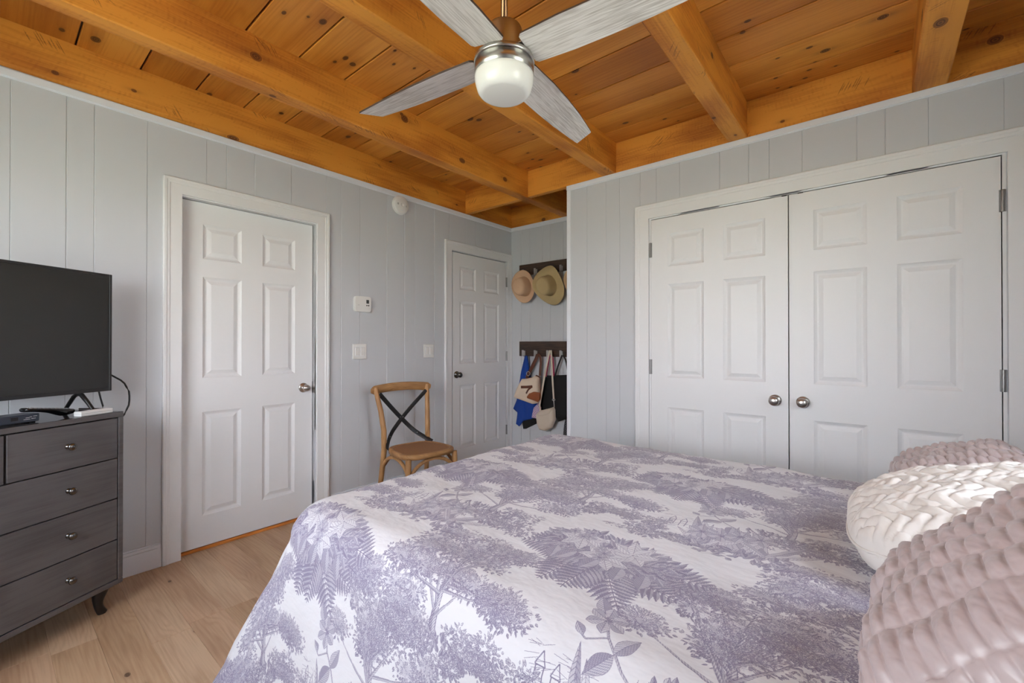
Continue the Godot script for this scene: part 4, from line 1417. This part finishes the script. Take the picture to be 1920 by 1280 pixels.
func build_alcove() -> void:
	rack("dark wood coat rack with the straw hats", 1.926, 2.039)
	rack("dark wood coat rack with the hanging bags", 1.085, 1.238)
	hat("sun_hat", "pinkish straw hat with curled oval brim on the upper coat rack", M.straw_pink, Vector3(-2.766, 1.802, ZB + 0.075), Basis(Vector3.RIGHT, deg_to_rad(6)) * Basis(Vector3(0, 0, 1), 0.2), 0.086, 0.12, 0.157, 0.006, 0.024)
	hat("floppy_hat", "yellow straw hat with a wide floppy brim on the upper coat rack", M.straw, Vector3(-2.440, 1.782, ZB + 0.105), Basis(Vector3.RIGHT, deg_to_rad(8)) * Basis(Vector3(0, 0, 1), 0.35), 0.088, 0.125, 0.183, 0.036, -0.012)
	hat("sun_hat", "tan straw hat half hidden by the closet wall corner", M.straw_tan, Vector3(-2.10, 1.78, ZB + 0.095), Basis(Vector3.RIGHT, deg_to_rad(7)), 0.085, 0.10, 0.175, 0.03, -0.01)
	# things on the lower rack
	var o := thing("blue_cloth", "bright blue cloth hanging behind the canvas handbag", "cloth")
	part("cloth", puffy([[232, 246], [262, 246], [290, 440], [330, 700], [385, 830], [395, 1010], [300, 1050], [215, 1065], [160, 1140], [122, 1110], [138, 965], [88, 915], [130, 800], [150, 660], [180, 480]], 0.028, 0.020, 0.006), M.blue, o)
	part("loop", band([[285, 246], [292, 330], [292, 440]], 0.045, 0.006), M.navy, o)
	o = thing("black_cloth", "black cloth end hanging below the blue cloth", "cloth")
	part("cloth", puffy([[185, 1000], [330, 900], [395, 1030], [395, 1095], [245, 1168], [212, 1168]], 0.006, 0.018, 0.003), M.black_cloth, o)
	o = thing("patterned_scarf", "pink and white patterned scarf end beside the cream crossbody bag", "scarf")
	part("cloth", puffy([[345, 900], [400, 845], [440, 900], [425, 1000], [385, 1042], [318, 1028]], 0.056, 0.014, 0.003), M.scarf, o)
	o = thing("canvas_handbag", "cream canvas handbag with brown leather trim and strap", "handbag")
	part("body", puffy([[212, 535], [270, 532], [330, 520], [375, 495], [420, 520], [430, 690], [424, 810], [395, 845], [340, 855], [230, 815], [130, 780], [108, 765], [150, 650]], 0.068, 0.064), M.canvas, o)
	part("corner_patch", puffy([[255, 760], [290, 712], [350, 697], [428, 715], [424, 800], [395, 830], [330, 805], [262, 782]], 0.116, 0.020), M.tan_leather, o)
	part("corner_patch", puffy([[106, 768], [128, 735], [150, 690], [150, 730], [136, 778]], 0.075, 0.03), M.tan_leather, o)
	part("flap_tab", band([[182, 642], [250, 641], [322, 636]], 0.134, 0.013, 0.3, Vector3(0, 1, 0)), M.dark_leather, o)
	part("flap_tab", band([[306, 648], [276, 670], [258, 698], [246, 722]], 0.134, 0.009, 0.35), M.dark_leather, o)
	part("top_binding", band([[210, 540], [270, 535], [330, 522], [376, 496], [420, 518]], 0.085, 0.007, 0.8), M.dark_leather, o)
	part("side_binding", band([[420, 518], [424, 600], [430, 690], [424, 800]], 0.082, 0.006, 0.8), M.dark_leather, o)
	part("strap", band([[392, 230], [370, 290], [335, 360], [300, 430], [272, 490], [250, 530]], 0.056, 0.020, 0.2), M.dark_leather, o)
	part("strap", band([[395, 230], [425, 260], [432, 340], [424, 420], [420, 500]], 0.056, 0.015, 0.25), M.dark_leather, o)
	var ring := MB.new()
	var loop := []
	for k in 17: loop.append(zp(272 + cos(TAU * k / 16) * 22, 472 + sin(TAU * k / 16) * 26, 0.085))
	ring.tube(loop, [0.0035], 6)
	part("ring", ring, M.nickel, o)
	o = thing("pink_strap_bag", "black bag with hot pink straps on the lower coat rack", "bag")
	part("body", puffy([[480, 498], [560, 494], [601, 492], [600, 700], [606, 905], [520, 940], [440, 945], [428, 862], [455, 680]], 0.020, 0.012), M.black_cloth, o)
	part("strap", band([[548, 236], [528, 290], [508, 400], [492, 508, -0.015]], 0.060, 0.014, 0.18), M.pink, o)
	part("strap", band([[556, 236], [580, 290], [586, 390], [594, 505, -0.015]], 0.060, 0.013, 0.18), M.pink, o)
	o = thing("black_tote", "plain black tote bag with thin black straps next to the closet corner", "bag")
	part("body", puffy([[610, 494], [690, 490], [790, 486], [800, 760], [790, 1035], [740, 1050], [655, 1078], [618, 1000], [608, 740]], 0.042, 0.036), M.black_cloth, o)
	part("strap", band([[700, 240], [672, 310], [640, 400], [612, 500]], 0.053, 0.009, 0.3), M.black_cloth, o)
	part("strap", band([[716, 240], [745, 300], [765, 400], [778, 500]], 0.053, 0.009, 0.3), M.black_cloth, o)
	o = thing("grey_scarf", "dark grey patterned scarf hanging low beside the black tote", "scarf")
	part("cloth", puffy([[750, 1000], [800, 1000], [800, 1252], [722, 1252], [732, 1120]], 0.012, 0.02, 0.004), M.grey_scarf, o)
	o = thing("crossbody_bag", "cream leather crossbody bag with long strap and flap", "bag")
	part("body", puffy([[385, 985], [430, 935], [500, 920], [560, 905], [600, 890], [615, 930], [622, 1050], [580, 1150], [500, 1192], [430, 1178], [398, 1100]], 0.086, 0.054), M.cream, o)
	part("flap", puffy([[388, 990], [430, 938], [500, 918], [566, 906], [552, 962], [520, 990], [470, 1002], [402, 1008]], 0.132, 0.012), M.cream, o)
	part("strap", band([[545, 178, -0.03], [520, 290], [480, 500], [440, 720], [414, 880], [430, 948, 0.02]], 0.090, 0.0105, 0.2), M.cream, o)
	part("strap", band([[560, 178, -0.03], [570, 400], [582, 600], [594, 790]], 0.096, 0.0105, 0.2), M.cream, o)
	part("clasp", band([[592, 800], [596, 830], [598, 860], [600, 893]], 0.100, 0.006, 0.6), M.nickel, o)
	var rg := MB.new()
	loop = []
	for k in 17: loop.append(zp(593 + cos(TAU * k / 16) * 18, 802 + sin(TAU * k / 16) * 11, 0.100))
	rg.tube(loop, [0.003], 6)
	part("ring", rg, M.nickel, o)

func more_materials() -> void:
	M.bezel = mat(rgb(42, 42, 44), 0.4)
	M.glossy_black = mat(rgb(14, 14, 15), 0.15)
	M.box_blue = mat(rgb(52, 58, 70), 0.35)
	M.display = mat(rgb(44, 46, 46), 0.3)
	M.navy = mat(rgb(24, 30, 54), 0.8)
	# woven cane: small diagonal weave
	var w := 128
	var data := PackedByteArray(); data.resize(w * w * 3)
	for y in w:
		for x in w:
			var a := posmod(x + y, 16); var b := posmod(x - y, 16)
			var hole := a < 6 and b < 6
			var s := 0.28 if hole else (1.0 if (a < 8) != (b < 8) else 0.74)
			data[(y * w + x) * 3] = int(178 * s); data[(y * w + x) * 3 + 1] = int(124 * s); data[(y * w + x) * 3 + 2] = int(76 * s)
	M.cane = textured(image_texture(w, w, data), Vector2(0.11, 0.11), 0.6)
	var sd := PackedByteArray(); sd.resize(64 * 64 * 3)
	var gd := PackedByteArray(); gd.resize(64 * 64 * 3)
	rng.seed = 12
	for i in 64 * 64:
		var p := sin(i % 64 * 0.5) * sin(i / 64 * 0.45) + rng.randf_range(-0.3, 0.3)
		var c := rgb(214, 190, 204) if p > 0.15 else (rgb(196, 120, 160) if p > -0.2 else rgb(150, 170, 196))
		sd[i * 3] = c.r8; sd[i * 3 + 1] = c.g8; sd[i * 3 + 2] = c.b8
		var g := 30 if p > 0.0 else 96
		gd[i * 3] = g; gd[i * 3 + 1] = g; gd[i * 3 + 2] = g + 6
	M.scarf = textured(image_texture(64, 64, sd), Vector2(0.12, 0.12), 0.85)
	M.grey_scarf = textured(image_texture(64, 64, gd), Vector2(0.1, 0.1), 0.9)

func _ready() -> void:
	# camera
	var cam := Camera3D.new()
	cam.name = "camera"
	add_child(cam)
	cam.position = Vector3(0, CAM_Y, 0)
	cam.rotation = Vector3(deg_to_rad(0.28), YAW, 0)
	cam.fov = rad_to_deg(2.0 * atan(640.0 / 820.0))
	cam.near = 0.02
	cam.current = true
	# daylight: a bright, lightly clouded sky that enters through the two windows
	var env := Environment.new()
	var sky := Sky.new()
	var sm := ProceduralSkyMaterial.new()
	sm.sky_top_color = Color(0.86, 0.90, 0.96)
	sm.sky_horizon_color = Color(0.97, 0.97, 0.97)
	sm.sky_curve = 0.25
	sm.ground_bottom_color = Color(0.60, 0.63, 0.55)
	sm.ground_horizon_color = Color(0.82, 0.84, 0.79)
	sm.ground_curve = 0.3
	sm.energy_multiplier = 1.0
	sky.sky_material = sm
	env.background_mode = Environment.BG_SKY
	env.sky = sky
	env.background_energy_multiplier = SKY_ENERGY
	env.tonemap_mode = Environment.TONE_MAPPER_LINEAR
	env.tonemap_exposure = EXPOSURE
	env.sdfgi_enabled = true
	env.ssao_enabled = true
	env.ssil_enabled = true
	var we := WorldEnvironment.new()
	we.name = "world_environment"
	we.environment = env
	add_child(we)
	make_materials()
	more_materials()
	build_room()
	build_bed()
	build_dresser()
	build_chair()
	build_fan()
	build_fittings()
	build_alcove()

const SKY_ENERGY := 19.5
const EXPOSURE := 1.0
